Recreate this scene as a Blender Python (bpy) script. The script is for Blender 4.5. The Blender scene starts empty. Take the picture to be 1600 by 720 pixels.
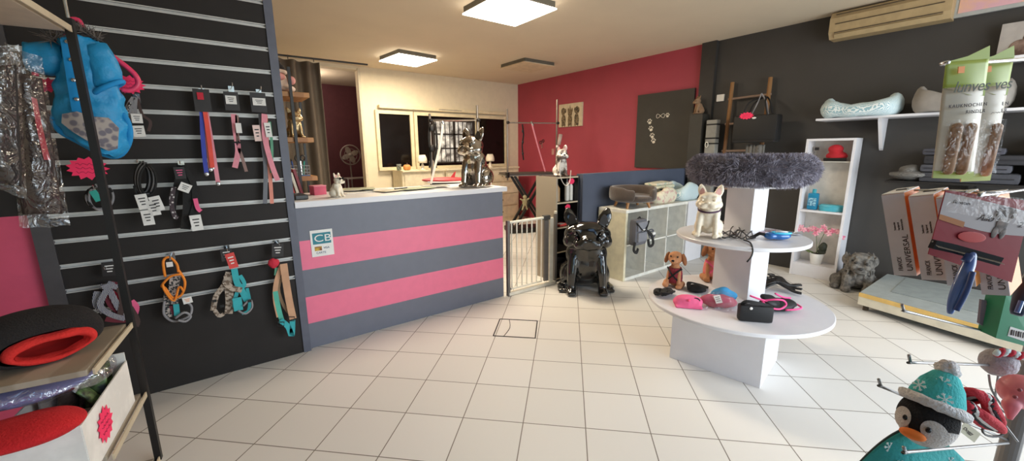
import bpy, bmesh, math, random
from mathutils import Vector, Matrix, Euler, noise
random.seed(7)
PI = math.pi
C = bpy.context.scene.collection
V = Vector

# ------------------------------------------------------------------ camera
F_PX, PITCH, ROLL, YAW, CAM_H = 625.8, .196, -.0078, .139 - PI/4, 1.473
_f = V((0, math.cos(PITCH), -math.sin(PITCH))); _u = V((0, math.sin(PITCH), math.cos(PITCH))); _r = V((1, 0, 0))
_r2 = math.cos(ROLL)*_r + math.sin(ROLL)*_u; _u2 = -math.sin(ROLL)*_r + math.cos(ROLL)*_u
_Z = Matrix.Rotation(YAW, 3, 'Z')
CR, CU, CF = _Z @ _r2, _Z @ _u2, _Z @ _f
CO = V((0, 0, CAM_H))
cam = bpy.data.cameras.new('camera'); camo = bpy.data.objects.new('camera', cam); C.objects.link(camo)
cam.sensor_width = 36; cam.lens = 36*F_PX/1600; cam.clip_start = .02; cam.clip_end = 100
m = Matrix((CR, CU, -CF)).transposed().to_4x4(); m.translation = CO; camo.matrix_world = m
bpy.context.scene.camera = camo
def ray(x, y): return CF + CR*((x-800)/F_PX) - CU*((y-360)/F_PX)
def GZ(x, y, z=0): d = ray(x, y); return CO + d*((z-CAM_H)/d.z)      # sight line meets a level plane
def GX(x, y, c): d = ray(x, y); return CO + d*(c/d.x)                 # ... the plane of the right wall
def GY(x, y, c): d = ray(x, y); return CO + d*(c/d.y)                 # ... a plane parallel to the slatwall
def GD(x, y, t): return CO + ray(x, y)*t                              # a point t metres in front of the lens

# ------------------------------------------------------------------ materials
def lin(h):
    h = h.lstrip('#'); v = [int(h[i:i+2], 16)/255 for i in (0, 2, 4)]
    return tuple((c/12.92 if c <= .04045 else ((c+.055)/1.055)**2.4) for c in v) + (1,)
MATS = {}
def M(name, col='#808080', rough=.5, metal=0, vary=.06, scale=12, bump=0, bscale=60, col2=None, kind='noise', spec=.5, emis=0, trans=0, coat=0, lo=.4, hi=.6, sheen=0):
    if name in MATS: return MATS[name]
    mt = bpy.data.materials.new(name); mt.use_nodes = True; nt = mt.node_tree; N = nt.nodes; L = nt.links
    b = N['Principled BSDF']; b.inputs['Roughness'].default_value = rough; b.inputs['Metallic'].default_value = metal
    b.inputs['Specular IOR Level'].default_value = spec
    if trans: b.inputs['Transmission Weight'].default_value = trans
    if coat: b.inputs['Coat Weight'].default_value = coat
    if sheen: b.inputs['Sheen Weight'].default_value = sheen
    tc = N.new('ShaderNodeTexCoord')
    if kind == 'noise': tx = N.new('ShaderNodeTexNoise'); tx.inputs['Scale'].default_value = scale; tx.inputs['Detail'].default_value = 5; out = tx.outputs['Fac']
    elif kind == 'voronoi': tx = N.new('ShaderNodeTexVoronoi'); tx.inputs['Scale'].default_value = scale; out = tx.outputs['Distance']
    elif kind == 'wave': tx = N.new('ShaderNodeTexWave'); tx.inputs['Scale'].default_value = scale; tx.inputs['Distortion'].default_value = 3; out = tx.outputs['Fac']
    elif kind == 'zig': tx = N.new('ShaderNodeTexWave'); tx.wave_profile = 'TRI'; tx.inputs['Scale'].default_value = scale; tx.inputs['Distortion'].default_value = 6; out = tx.outputs['Fac']
    L.new(tc.outputs['Object'], tx.inputs['Vector'])
    r = N.new('ShaderNodeValToRGB'); c1 = lin(col)
    if col2: c2 = lin(col2)
    else: c2 = tuple(min(1, c*(1+vary)) for c in c1[:3]) + (1,); c1 = tuple(c*(1-vary) for c in c1[:3]) + (1,)
    r.color_ramp.elements[0].color = c1; r.color_ramp.elements[1].color = c2
    r.color_ramp.elements[0].position = lo; r.color_ramp.elements[1].position = hi
    L.new(out, r.inputs['Fac']); L.new(r.outputs['Color'], b.inputs['Base Color'])
    if emis: L.new(r.outputs['Color'], b.inputs['Emission Color']); b.inputs['Emission Strength'].default_value = emis
    if bump:
        n2 = N.new('ShaderNodeTexNoise'); n2.inputs['Scale'].default_value = bscale; n2.inputs['Detail'].default_value = 4
        L.new(tc.outputs['Object'], n2.inputs['Vector'])
        bp = N.new('ShaderNodeBump'); bp.inputs['Strength'].default_value = bump; bp.inputs['Distance'].default_value = .01
        L.new(n2.outputs['Fac'], bp.inputs['Height']); L.new(bp.outputs['Normal'], b.inputs['Normal'])
    MATS[name] = mt; return mt
def plastic(name, tint='#ffffff', amount=.3, bs=25):
    if name in MATS: return MATS[name]
    mt = bpy.data.materials.new(name); mt.use_nodes = True; nt = mt.node_tree; N = nt.nodes; L = nt.links
    N.remove(N['Principled BSDF']); o = N['Material Output']
    tr = N.new('ShaderNodeBsdfTransparent'); tr.inputs['Color'].default_value = lin(tint)
    gl = N.new('ShaderNodeBsdfGlossy'); gl.inputs['Roughness'].default_value = .18; gl.inputs['Color'].default_value = (.9, .9, .9, 1)
    mx = N.new('ShaderNodeMixShader'); mx.inputs['Fac'].default_value = amount
    tc = N.new('ShaderNodeTexCoord'); n2 = N.new('ShaderNodeTexNoise'); n2.inputs['Scale'].default_value = bs; n2.inputs['Detail'].default_value = 3; n2.inputs['Distortion'].default_value = 1.5
    L.new(tc.outputs['Object'], n2.inputs['Vector'])
    bp = N.new('ShaderNodeBump'); bp.inputs['Strength'].default_value = 1; bp.inputs['Distance'].default_value = .03
    L.new(n2.outputs['Fac'], bp.inputs['Height']); L.new(bp.outputs['Normal'], gl.inputs['Normal'])
    L.new(tr.outputs[0], mx.inputs[1]); L.new(gl.outputs[0], mx.inputs[2]); L.new(mx.outputs[0], o.inputs['Surface'])
    MATS[name] = mt; return mt

def tile_mat():
    mt = bpy.data.materials.new('white_floor_tiles'); mt.use_nodes = True; nt = mt.node_tree; N = nt.nodes; L = nt.links
    b = N['Principled BSDF']; tc = N.new('ShaderNodeTexCoord'); mp = N.new('ShaderNodeMapping'); br = N.new('ShaderNodeTexBrick')
    mp.inputs['Scale'].default_value = (1/.34,)*3; mp.inputs['Rotation'].default_value = (0, 0, PI/4); mp.inputs['Location'].default_value = (.6455+20, -.7404+20, 0)
    br.offset = 0; br.squash = 1; br.inputs['Scale'].default_value = 1; br.inputs['Brick Width'].default_value = 1; br.inputs['Row Height'].default_value = 1
    br.inputs['Mortar Size'].default_value = .0085; br.inputs['Mortar Smooth'].default_value = .1
    br.inputs['Color1'].default_value = lin('#e3dfd8'); br.inputs['Color2'].default_value = lin('#ddd9d1'); br.inputs['Mortar'].default_value = lin('#7d7468')
    L.new(tc.outputs['Object'], mp.inputs['Vector']); L.new(mp.outputs['Vector'], br.inputs['Vector']); L.new(br.outputs['Color'], b.inputs['Base Color'])
    n = N.new('ShaderNodeTexNoise'); n.inputs['Scale'].default_value = 3; L.new(tc.outputs['Object'], n.inputs['Vector'])
    mr = N.new('ShaderNodeMapRange'); mr.inputs['To Min'].default_value = .42; mr.inputs['To Max'].default_value = .55
    L.new(n.outputs['Fac'], mr.inputs['Value']); L.new(mr.outputs['Result'], b.inputs['Roughness'])
    b.inputs['Specular IOR Level'].default_value = .3
    bp = N.new('ShaderNodeBump'); bp.inputs['Strength'].default_value = .3; bp.inputs['Distance'].default_value = .002; bp.invert = True
    L.new(br.outputs['Fac'], bp.inputs['Height']); L.new(bp.outputs['Normal'], b.inputs['Normal'])
    return mt
def fluff_mat(name, c1, c2):
    return M(name, c1, rough=.95, col2=c2, scale=9, lo=.35, hi=.65, spec=.15, sheen=.2)

# ------------------------------------------------------------------ mesh builder
class MB:
    def __init__(s): s.b = bmesh.new(); s.m = Matrix.Identity(4)
    def box(s, c, d, rz=0, mat=None, bev=0):
        mt = Matrix.Translation(c) @ (mat if mat else Matrix.Rotation(rz, 4, 'Z')) @ Matrix.Diagonal((d[0], d[1], d[2], 1))
        r = bmesh.ops.create_cube(s.b, size=1, matrix=s.m @ mt)
        if bev:
            es = list({e for v in r['verts'] for e in v.link_edges})
            bmesh.ops.bevel(s.b, geom=es, offset=bev, segments=2, affect='EDGES', profile=.6)
        return s
    def cyl(s, p, q, r, r2=None, seg=12, caps=True):
        p, q = V(p), V(q); d = q-p
        mt = Matrix.Translation((p+q)/2) @ d.to_track_quat('Z', 'Y').to_matrix().to_4x4()
        bmesh.ops.create_cone(s.b, cap_ends=caps, segments=seg, radius1=r, radius2=r if r2 is None else r2, depth=d.length, matrix=s.m @ mt); return s
    def ell(s, c, r, rot=(0, 0, 0), seg=16, rings=10):
        if isinstance(r, (int, float)): r = (r, r, r)
        mt = Matrix.Translation(c) @ Euler(rot).to_matrix().to_4x4() @ Matrix.Diagonal((r[0], r[1], r[2], 1))
        bmesh.ops.create_uvsphere(s.b, u_segments=seg, v_segments=rings, radius=1, matrix=s.m @ mt); return s
    def caps(s, p, q, r, r2=None, seg=12):
        r2 = r if r2 is None else r2
        s.cyl(p, q, r, r2, seg); s.ell(p, r, seg=seg, rings=8); s.ell(q, r2, seg=seg, rings=8); return s
    def loft(s, rings, close=False, caps=True):
        vs = [[s.b.verts.new(s.m @ V(p)) for p in R] for R in rings]; n = len(vs[0]); k = len(vs)
        for i in range(k if close else k-1):
            a, b = vs[i], vs[(i+1) % k]
            for j in range(n):
                try: s.b.faces.new((a[j], a[(j+1) % n], b[(j+1) % n], b[j]))
                except ValueError: pass
        if caps and not close:
            for R in (vs[0], vs[-1]):
                try: s.b.faces.new(R)
                except ValueError: pass
        return s
    def tube(s, pts, r, seg=8, close=False, w=None, up=None):
        """sweep a round (or with w a flat w x r*2) section along pts"""
        P = [V(p) for p in pts]; n = len(P); rings = []
        last = V(up) if up else None
        for i in range(n):
            if close: t = P[(i+1) % n]-P[i-1]
            else: t = P[min(i+1, n-1)]-P[max(i-1, 0)]
            if t.length < 1e-9: t = V((0, 0, 1))
            t.normalize()
            if last is None:
                last = V((0, 0, 1)) if abs(t.z) < .9 else V((1, 0, 0))
            base = V(up) if up else last
            nn = base - t*base.dot(t)
            if nn.length < 1e-4: nn = last - t*last.dot(t)
            if nn.length < 1e-4: nn = t.orthogonal()
            nn.normalize(); last = nn; bb = t.cross(nn)
            rr = r[i] if isinstance(r, (list, tuple)) else r
            if w: ring = [P[i]+bb*(sx*w/2)+nn*(sy*rr) for sx, sy in ((-1, -1), (1, -1), (1, 1), (-1, 1))]
            else: ring = [P[i]+nn*(math.cos(a)*rr)+bb*(math.sin(a)*rr) for a in (2*PI*k/seg for k in range(seg))]
            rings.append(ring)
        return s.loft(rings, close)
    def lathe(s, prof, c=(0, 0, 0), seg=32, sx=1, sy=1):
        rings = [[V(c)+V((r*math.cos(2*PI*k/seg)*sx, r*math.sin(2*PI*k/seg)*sy, z)) for k in range(seg)] for r, z in prof]
        return s.loft(rings)
    def prism(s, poly, d, mat):
        """poly: 2-d outline in local xy, extruded d along local z, then mat"""
        a = [s.b.verts.new(s.m @ (mat @ V((x, y, 0)))) for x, y in poly]; b = [s.b.verts.new(s.m @ (mat @ V((x, y, d)))) for x, y in poly]; n = len(a)
        s.b.faces.new(a[::-1]); s.b.faces.new(b)
        for i in range(n): s.b.faces.new((a[i], a[(i+1) % n], b[(i+1) % n], b[i]))
        return s
    def quad(s, *p): s.b.faces.new([s.b.verts.new(s.m @ V(q)) for q in p]); return s
    def sheet(s, fn, nu, nv):
        g = [[s.b.verts.new(s.m @ V(fn(u/nu, v/nv))) for v in range(nv+1)] for u in range(nu+1)]
        for u in range(nu):
            for v in range(nv): s.b.faces.new((g[u][v], g[u+1][v], g[u+1][v+1], g[u][v+1]))
        return s
    def make(s, name, mat, parent=None, smooth=None, world=False, solid=0, remesh=0, sm=0, sub=0, label=None, disp=0, dscale=20):
        if world and parent: s.b.transform(wm(parent).inverted())
        bmesh.ops.recalc_face_normals(s.b, faces=s.b.faces)
        if disp:
            for v in s.b.verts: v.co += v.normal*disp*noise.noise(v.co*dscale)
        me = bpy.data.meshes.new(name); s.b.to_mesh(me); s.b.free()
        o = bpy.data.objects.new(name, me); C.objects.link(o)
        if isinstance(mat, (list, tuple)):
            for k in mat: me.materials.append(k)
        elif mat: me.materials.append(mat)
        if parent: o.parent = parent
        if remesh:
            r = o.modifiers.new('remesh', 'REMESH'); r.mode = 'VOXEL'; r.voxel_size = remesh; r.use_smooth_shade = True
        if solid:
            q = o.modifiers.new('solid', 'SOLIDIFY'); q.thickness = solid; q.offset = 0
        if sm: q = o.modifiers.new('smooth', 'SMOOTH'); q.iterations = sm; q.factor = .6
        if sub: q = o.modifiers.new('sub', 'SUBSURF'); q.levels = sub; q.render_levels = sub
        if smooth is True or remesh or sub: me.shade_smooth()
        elif smooth == 'auto':
            me.shade_smooth(); me.set_sharp_from_angle(angle=math.radians(35))
        if label: o['label'] = label
        return o
def wm(o):
    m = o.matrix_basis.copy()
    while o.parent: o = o.parent; m = o.matrix_basis @ m
    return m
def tag(o, label, cat, group=None):
    o['label'] = label; o['category'] = cat
    if group: o['group'] = group
    return o
def thing(name, label, cat, loc=(0, 0, 0), rz=0, group=None, rot=None, scale=1):
    o = bpy.data.objects.new(name, None); C.objects.link(o); o.empty_display_size = .05
    o.matrix_basis = Matrix.Translation(V(loc)) @ (rot.to_4x4() if rot else Matrix.Rotation(rz, 4, 'Z')) @ Matrix.Scale(scale, 4)
    return tag(o, label, cat, group)
def struct(name, mb, mat, parent=None, **k):
    o = mb.make(name, mat, parent, **k)
    if not parent: o['kind'] = 'structure'
    return o
def dup(root, mat, label=None, group=None):
    r = root.copy(); C.objects.link(r); r.matrix_basis = mat
    if label: r['label'] = label
    if group: r['group'] = group
    for ch in list(root.children):
        c = ch.copy(); C.objects.link(c); c.parent = r
        for g in ch.children: d = g.copy(); C.objects.link(d); d.parent = c
    return r
def text(body, mat, parent, M4, size, ext=.0004, sx=1, name='lettering', align='LEFT', shear=0, space=1):
    cu = bpy.data.curves.new(name, 'FONT'); cu.body = body; cu.size = size; cu.extrude = ext; cu.align_x = align; cu.shear = shear; cu.space_character = space
    tmp = bpy.data.objects.new(name+'_t', cu); C.objects.link(tmp); dg = bpy.context.evaluated_depsgraph_get(); dg.update()
    me = bpy.data.meshes.new_from_object(tmp.evaluated_get(dg)); bpy.data.objects.remove(tmp); me.name = name; me.materials.clear(); me.materials.append(mat)
    o = bpy.data.objects.new(name, me); C.objects.link(o)
    o.parent = parent; o.matrix_basis = M4 @ Matrix.Diagonal((sx, 1, 1, 1)); return o
def frame(o, x, z):
    """matrix with origin o, local x along x, local y along z, local z = outward normal"""
    x = V(x).normalized(); z = V(z); z = (z - x*z.dot(x)).normalized(); n = x.cross(z)
    m = Matrix((x, z, n)).transposed().to_4x4(); m.translation = V(o); return m
def lerp(a, b, t): return a+(b-a)*t
def smoothpts(P, k=4):
    P = [V(p) for p in P]; out = []
    for i in range(len(P)-1):
        p0, p1, p2, p3 = P[max(i-1, 0)], P[i], P[i+1], P[min(i+2, len(P)-1)]
        for j in range(k):
            t = j/k; out.append(.5*((2*p1)+(p2-p0)*t+(2*p0-5*p1+4*p2-p3)*t*t+(3*p1-p0-3*p2+p3)*t**3))
    out.append(P[-1]); return out

# common materials
white = M('white_laminate', '#dfdddf', rough=.35, vary=.01)
wallw = M('cream_wall_paint', '#ddd0b4', rough=.8, vary=.02)
dark = M('charcoal_wall_paint', '#3c3936', rough=.6, vary=.05, scale=3)
pinkw = M('raspberry_wall_paint', '#a8404f', rough=.6, vary=.04, scale=2)
bluegrey = M('slate_blue_paint', '#4c5364', rough=.6, vary=.04, scale=4)
counterg = M('grey_counter_laminate', '#6b6d78', rough=.45, vary=.02)
counterp = M('pink_counter_laminate', '#ea7490', rough=.45, vary=.02)
black = M('black_plastic', '#141312', rough=.4)
blackm = M('black_painted_metal', '#191614', rough=.45)
slatm = M('black_slatwall_laminate', '#2b2725', rough=.6, spec=.25, vary=.06, scale=5)
alu = M('brushed_aluminium', '#cbc9c5', rough=.45, metal=.35)
steel = M('polished_steel', '#c8c8c8', rough=.2, metal=1)
chrome = M('chrome', '#b9b2a8', rough=.12, metal=1)
wood = M('pale_wood', '#aa9e8c', rough=.55, kind='wave', col2='#9a8d7a', scale=2)
orangewood = M('orange_pine', '#b07c48', rough=.5, kind='wave', col2='#98673a', scale=2)
neon = M('neon_pink_card', '#ff2f62', rough=.6, vary=.05)
neonink = M('dark_felt_ink', '#8a1136', rough=.7)
paper = M('white_paper', '#e9e6e0', rough=.7, vary=.02)
ink = M('black_ink', '#2a2626', rough=.6)
blackf = M('black_nylon_webbing', '#1b1918', rough=.8, bump=.2)
redf = M('red_webbing', '#c2273a', rough=.8, bump=.2)
pinkf = M('pink_webbing', '#e0909c', rough=.8, bump=.2)
hotpink = M('bright_pink_fabric', '#ee6690', rough=.85, bump=.2)

# ------------------------------------------------------------------ the room
CZ = 2.9; XR = 5.7; YB = 7.3; YF = -1.5; XL = -2.6
struct('floor', MB().box((1.6, 2.9, -.05), (8.6, 9, .1)), tile_mat())
ceilm = M('warm_white_ceiling', '#d3c4ac', rough=.9, vary=.015, scale=2)
b = MB().box((1.6, 4.1, CZ+.05), (8.6, 11.4, .1)); struct('ceiling', b, ceilm)
b = MB().box((XR+.1, (3.12+YF)/2, CZ/2), (.2, 3.12-YF, CZ)); struct('wall_right', b, dark)
b = MB().box((XR+.1, (3.12+YB)/2, CZ/2), (.2, YB-3.12, CZ)); struct('wall_right.001', b, pinkw)
b = MB().box((XR-.03, 3.01, CZ/2), (.06, .2, CZ)); struct('column', b, M('dark_column_paint', '#33302d', rough=.6))
# back wall with an opening on the left
b = MB().box((lerp(2.27, XR, .5), YB+.1, CZ/2), (XR-2.27, .2, CZ)).box((1.95, YB+.1, 2.87), (.64, .2, .06)).box((-.5, YB+.1, CZ/2), (4.26, .2, CZ))
struct('wall_back', b, wallw)
b = MB().box((2.265, YB-.02, 1.43), (.04, .05, 2.86)); struct('trim_1', b, M('white_door_trim', '#cfc3a8', rough=.6))
purple = M('plum_wall_paint', '#5d3038', rough=.7, vary=.04)
b = MB().box((2.6, 9.6, CZ/2), (3.4, .1, CZ)).box((3.2, 8.5, CZ/2), (.1, 2.2, CZ)).box((.95, 8.5, CZ/2), (.1, 2.2, CZ)); struct('wall_back_room', b, purple)
struct('floor.001', MB().box((2, 8.5, -.02), (2.6, 2.3, .04)), M('dark_back_room_floor', '#4d4038', rough=.6))
struct('wall_left', MB().box((XL-.1, 2.9, CZ/2), (.2, 9, CZ)), wallw)
# left part of the slatwall plane: raspberry dado below black panelling
struct('wall_left_dado', MB().box((-1.68, 3.26, .58), (1.84, .12, 1.16)), M('rose_wall_paint', '#d04f6c', rough=.6, vary=.03))
struct('wall_left_panel', MB().box((-1.68, 3.26, 2.03), (1.84, .12, 1.74)), slatm)
struct('trim_2', MB().box((-.735, 3.19, 1.43), (.07, .06, 2.86)), M('dark_grey_pilaster', '#4a4648', rough=.5))
# shop front behind the camera: piers and a lintel round two wide panes
fr = MB().box((-2.2, YF-.1, CZ/2), (.8, .2, CZ)).box((5.5, YF-.1, CZ/2), (.5, .2, CZ)).box((1.7, YF-.1, 2.75), (7.2, .2, .3)).box((2.2, YF-.1, CZ/2), (.1, .12, CZ))
struct('wall_front', fr, M('shop_front_frame', '#6a6a6c', rough=.5))
# floor hatch
h = thing('floor_hatch', 'square access hatch tile with dark joints set in the white floor', 'hatch', GZ(807, 513))
q = .17*math.sqrt(2); P4 = [GZ(600+x/2.4, 420+y/2.4) for x, y in ((435, 188), (575, 195), (567, 260), (410, 251))]
for i in range(4): pass
b = MB()
for i in range(4): b.tube([P4[i]+V((0, 0, .001)), P4[(i+1) % 4]+V((0, 0, .001))], .002, w=.009, up=(0, 0, 1))
b.make('hatch_joint', ink, h, world=True)
c1, c2 = lerp(P4[0], P4[1], .25), lerp(P4[3], P4[2], .25)
MB().tube(smoothpts([c1+V((0, 0, .002)), lerp(c1, c2, .5)+V((.02, -.02, .002)), c2+V((0, 0, .002))]), .0015, w=.005, up=(0, 0, 1)).make('crack', ink, h, world=True)

# ceiling lights
lampm = M('light_panel', '#fff4e2', emis=9, vary=.001)
def light_panel(name, label, x, y, s, rz, on, group, drop=.06):
    t = thing(name, label, 'ceiling light', (x, y, CZ), rz, group)
    b = MB()
    for sx, sy, dx, dy in ((0, -1, s, .02), (0, 1, s, .02), (-1, 0, .02, s), (1, 0, .02, s)):
        b.box((sx*s/2, sy*s/2, -drop/2), (dx, dy, drop))
    b.make('housing', M('light_housing', '#5d584c', rough=.5), t)
    MB().box((0, 0, -drop-.006), (s+.03, s+.03, .012)).make('diffuser', lampm if on else M('unlit_diffuser', '#cdbb9e', rough=.8), t)
    if on:
        l = bpy.data.lights.new('panel_light', 'AREA'); l.shape = 'SQUARE'; l.size = s; l.energy = on; l.color = (1, .84, .62)
        o = bpy.data.objects.new('panel_light', l); C.objects.link(o); o.parent = t; o.location = (0, 0, -drop-.02)
light_panel('ceiling_light', 'lit square ceiling panel further back, over the grooming area', 2.66, 6.12, .6, .1, 36, 'square ceiling light panels')
light_panel('ceiling_light', 'large bright square ceiling panel above the counter, cut by the top edge', 2.6, 3.47, .64, 0, 27, 'square ceiling light panels')
light_panel('ceiling_light', 'unlit square ceiling panel with dark gap near the raspberry wall', 4.5, 5.5, .62, .0, 0, 'square ceiling light panels', drop=.05)

# ------------------------------------------------------------------ slatwall
YS = 3.17
sw = thing('slatwall', 'black slatwall display panel with aluminium grooves holding harnesses and leads', 'display panel', (-.14, YS, 0))
b = MB(); zs = [.59+.14*k for k in range(16)]; z0 = 0
for z in zs:
    b.box((-.14, YS+.012, (z0+z-.012)/2), (1.12, .024, z-.012-z0)); z0 = z+.012
b.box((-.14, YS+.012, (z0+2.86)/2), (1.12, .024, 2.86-z0)).box((-.14, YS+.04, 1.43), (1.12, .03, 2.86))
b.make('panel', slatm, sw, world=True)
b = MB()
for z in zs:
    b.box((-.14, YS+.003, z-.0095), (1.12, .012, .005)).box((-.14, YS+.003, z+.0095), (1.12, .012, .005)).box((-.14, YS+.016, z), (1.12, .006, .02))
b.make('groove_insert', alu, sw, world=True)
MB().box((.445, YS+.03, 1.43), (.05, .08, 2.86)).make('edge_post', M('grey_blue_edge', '#5b5d69', rough=.45), sw, world=True)

# ------------------------------------------------------------------ counter
CT = 1.13
ct = thing('counter', 'grey and pink striped reception counter with a white worktop', 'counter', (1.38, 3.2, 0))
for z0, z1, mt, nm in ((0, .2, counterg, 'stripe_panel'), (.2, .41, counterp, 'stripe_panel'), (.41, .62, counterg, 'stripe_panel'), (.62, .84, counterp, 'stripe_panel'), (.84, 1.085, counterg, 'stripe_panel')):
    MB().box((1.385, 3.22, (z0+z1)/2), (1.83, .04, z1-z0)).make(nm, mt, ct, world=True)
MB().box((1.385, 3.47, .54), (1.81, .46, 1.085)).make('body', counterg, ct, world=True)
MB().box((1.395, 3.5, 1.108), (1.87, .68, .045), bev=.004).make('worktop', white, ct, world=True)
# payment sticker
k = thing('payment_sticker', 'small white card payment sticker with teal logo on the counter front', 'sticker', GY(501, 384, 3.197))
fm = frame(GY(488, 402, 3.197), (1, 0, 0), (0, 0, 1)); sw_, sh_ = .155, .2
MB().box((sw_/2, sh_/2, 0), (sw_, sh_, .002)).make('card', paper, k).matrix_basis = wm(k).inverted() @ fm
k2 = wm(k).inverted() @ fm
MB().box((sw_/2, sh_*.68, .0015), (sw_*.82, sh_*.42, .001)).make('teal_band', M('teal_print', '#2f7f8c', rough=.6), k).matrix_basis = k2
MB().box((sw_*.3, sh_*.3, .0015), (sw_*.32, sh_*.16, .001)).make('card_mark', M('yellow_print', '#c8a63a', rough=.6, col2='#7a2b20', scale=30), k).matrix_basis = k2
text('CB', paper, k, k2 @ Matrix.Translation((.022, sh_*.56, .003)), .075, sx=1.3)
text('VISA', M('blue_ink', '#27406e'), k, k2 @ Matrix.Translation((.082, sh_*.27, .002)), .022)
text('CARTE', M('blue_ink'), k, k2 @ Matrix.Translation((.03, sh_*.1, .002)), .022)

# ------------------------------------------------------------------ seated dog sculptures
def headpts(hy, piv=(0, -.04, .6), tilt=0):
    return Matrix.Translation(piv) @ Matrix.Rotation(hy, 4, 'Z') @ Matrix.Rotation(tilt, 4, 'X') @ Matrix.Translation([-c for c in piv])
def bulldog(t, mat, hy=0, ear_in=None, eye=None, nose=None, stance=.11, wide=1.0, lean=0, vox=.014, chest=1.0):
    """unit-high French bulldog sitting, facing local -Y"""
    w = wide; b = MB()
    b.ell((0, .1, .22), (.19*w, .19, .2)).ell((0, .03, .36), (.165*w, .16, .2), (-.25, 0, 0)).ell((0, -.05, .45), (.155*w*chest, .13, .16), (.3, 0, 0))
    b.caps((0, .0, .45), (0, -.07, .6), .14*w, .125*w)
    for s in (-1, 1):
        b.ell((s*.155*w, .1, .15), (.09, .16, .145), (.25, 0, 0))                       # haunch
        b.ell((s*.12*w, -.04, .42), (.075, .1, .13))                                     # shoulder
        b.caps((s*stance*w, -.1, .4), (s*(stance+.015)*w, -.15, .22), .07, .058).caps((s*(stance+.015)*w, -.15, .22), (s*(stance+.02)*w, -.165, .06), .056, .05)
        b.ell((s*(stance+.022)*w, -.2, .038), (.058, .075, .04))
        for k in (-1, 0, 1): b.ell((s*(stance+.022)*w+k*.03, -.255, .03), (.02, .03, .026))
        b.ell((s*.205*w, -.03, .035), (.055, .115, .038))
        for k in (-1, 0, 1): b.ell((s*.205*w+k*.028, -.135, .027), (.019, .028, .024))
    b.ell((0, .27, .1), (.04, .05, .035)).ell((0, -.05, .31), (.135*w, .12, .19))
    H = Matrix.Translation((0, 0, -.06)) @ headpts(hy, tilt=lean) @ Matrix.Translation((0, 0, .6)) @ Matrix.Diagonal((1.28, 1.12, 1.1, 1)) @ Matrix.Translation((0, 0, -.6)); b.m = H
    b.ell((0, -.09, .71), (.155*w, .145, .125)).ell((0, -.12, .77), (.115*w, .1, .075)).ell((0, -.19, .67), (.1, .09, .07))
    for s in (-1, 1):
        b.ell((s*.105*w, -.13, .65), (.07, .085, .075)).ell((s*.06, -.235, .635), (.06, .06, .055), (0, 0, 0)).ell((s*.035, -.265, .665), (.035, .03, .035))
        b.ell((s*.075*w, -.195, .77), (.04, .035, .025), (0, -.3*s, 0))                # brow
        # bat ear: broad base, rounded tip
        for k, (dx, z, r) in enumerate(((.09, .79, .055), (.102, .83, .062), (.112, .865, .06), (.12, .898, .05), (.126, .925, .036), (.129, .945, .024))):
            b.ell((s*dx*w, -.06+.006*k, z), (r, .022, r*.95), (0, s*.22, s*-.25), seg=12, rings=8)
    b.ell((0, -.22, .605), (.065, .055, .03)).ell((0, -.25, .7), (.045, .03, .018))
    b.make('body', mat, t, remesh=vox, sm=3)
    for s in (-1, 1):
        e = MB(); e.m = H; e.prism([(x*.9, z) for x, z in ((-.034, 0), (.03, 0), (.04, .035), (.034, .075), (.014, .105), (-.004, .11), (-.026, .08), (-.04, .04))], .004,
            frame((s*.1*w, -.092, .8), (1, s*.3, 0), (s*.22, 0, 1)))
        e.make('ear_inside', ear_in or mat, t)
        e = MB(); e.m = H; e.ell((s*.078*w, -.232, .725), .019, seg=12, rings=8); e.make('eye', eye or mat, t, smooth=True)
    e = MB(); e.m = H; e.ell((0, -.292, .69), (.028, .016, .018), seg=12, rings=8); e.make('nose', nose or eye or mat, t, smooth=True)
    return H
def face(p, q=(0, 0)):  # z rotation so that local -Y looks from p to q
    d = V((q[0]-p[0], q[1]-p[1])); return math.atan2(d.y, d.x)+PI/2
gloss = M('glossy_black_resin', '#0c0c0c', rough=.12, coat=1, vary=.01)
p = V((3.12, 2.83, 0))
t = thing('dog_statue', 'large glossy black seated French bulldog statue on the tiled floor', 'statue', p, face(p)+.12, scale=.95)
bulldog(t, gloss, hy=-.05, ear_in=M('matt_black_resin', '#1c1b1b', rough=.35), eye=M('wet_black', '#050505', rough=.05), wide=1.3, chest=1.1)
MB().tube(smoothpts([(-.19, .08, .1), (-.235, .06, .2), (-.2, .1, .3)]), .008).make('tail_loop', gloss, t, smooth=True)
p = V((2.1, 3.36, CT))
t = thing('dog_statue', 'silver chrome seated bulldog statue on the end of the white worktop', 'statue', p, face(p)-.5, scale=.6)
bulldog(t, chrome, hy=-.15, ear_in=M('dark_chrome', '#6c655c', rough=.2, metal=1), eye=M('dark_chrome'))
cer = M('white_ceramic', '#e6dcc8', rough=.3)
p = GY(527, 307, 3.32); p.z = CT
t = thing('dog_figurine', 'little white dog figurine wearing dark glasses on the counter', 'figurine', p, face(p)+.9, scale=.2)
bulldog(t, cer, ear_in=M('pale_pink', '#d9a9a0'), eye=M('wet_black'), wide=.8, vox=.02)
b = MB()
for s in (-1, 1): b.m = Matrix.Identity(4); b.tube([V((s*.07, -.262, .725))+V((.055*math.cos(a), 0, .04*math.sin(a))) for a in (2*PI*k/14 for k in range(14))], .009, close=True, seg=6)
b.tube([(-.02, -.265, .73), (.02, -.265, .73)], .009)
for s in (-1, 1): b.tube([(s*.12, -.255, .735), (s*.16, -.1, .75)], .009)
g = b.make('glasses', blackm, t)
b = MB()
for s in (-1, 1): b.ell((s*.07, -.26, .725), (.05, .004, .036))
b.make('lens', M('dark_lens', '#1a1214', rough=.1), g)
p = V((2.59, 1.29, .915))
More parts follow.
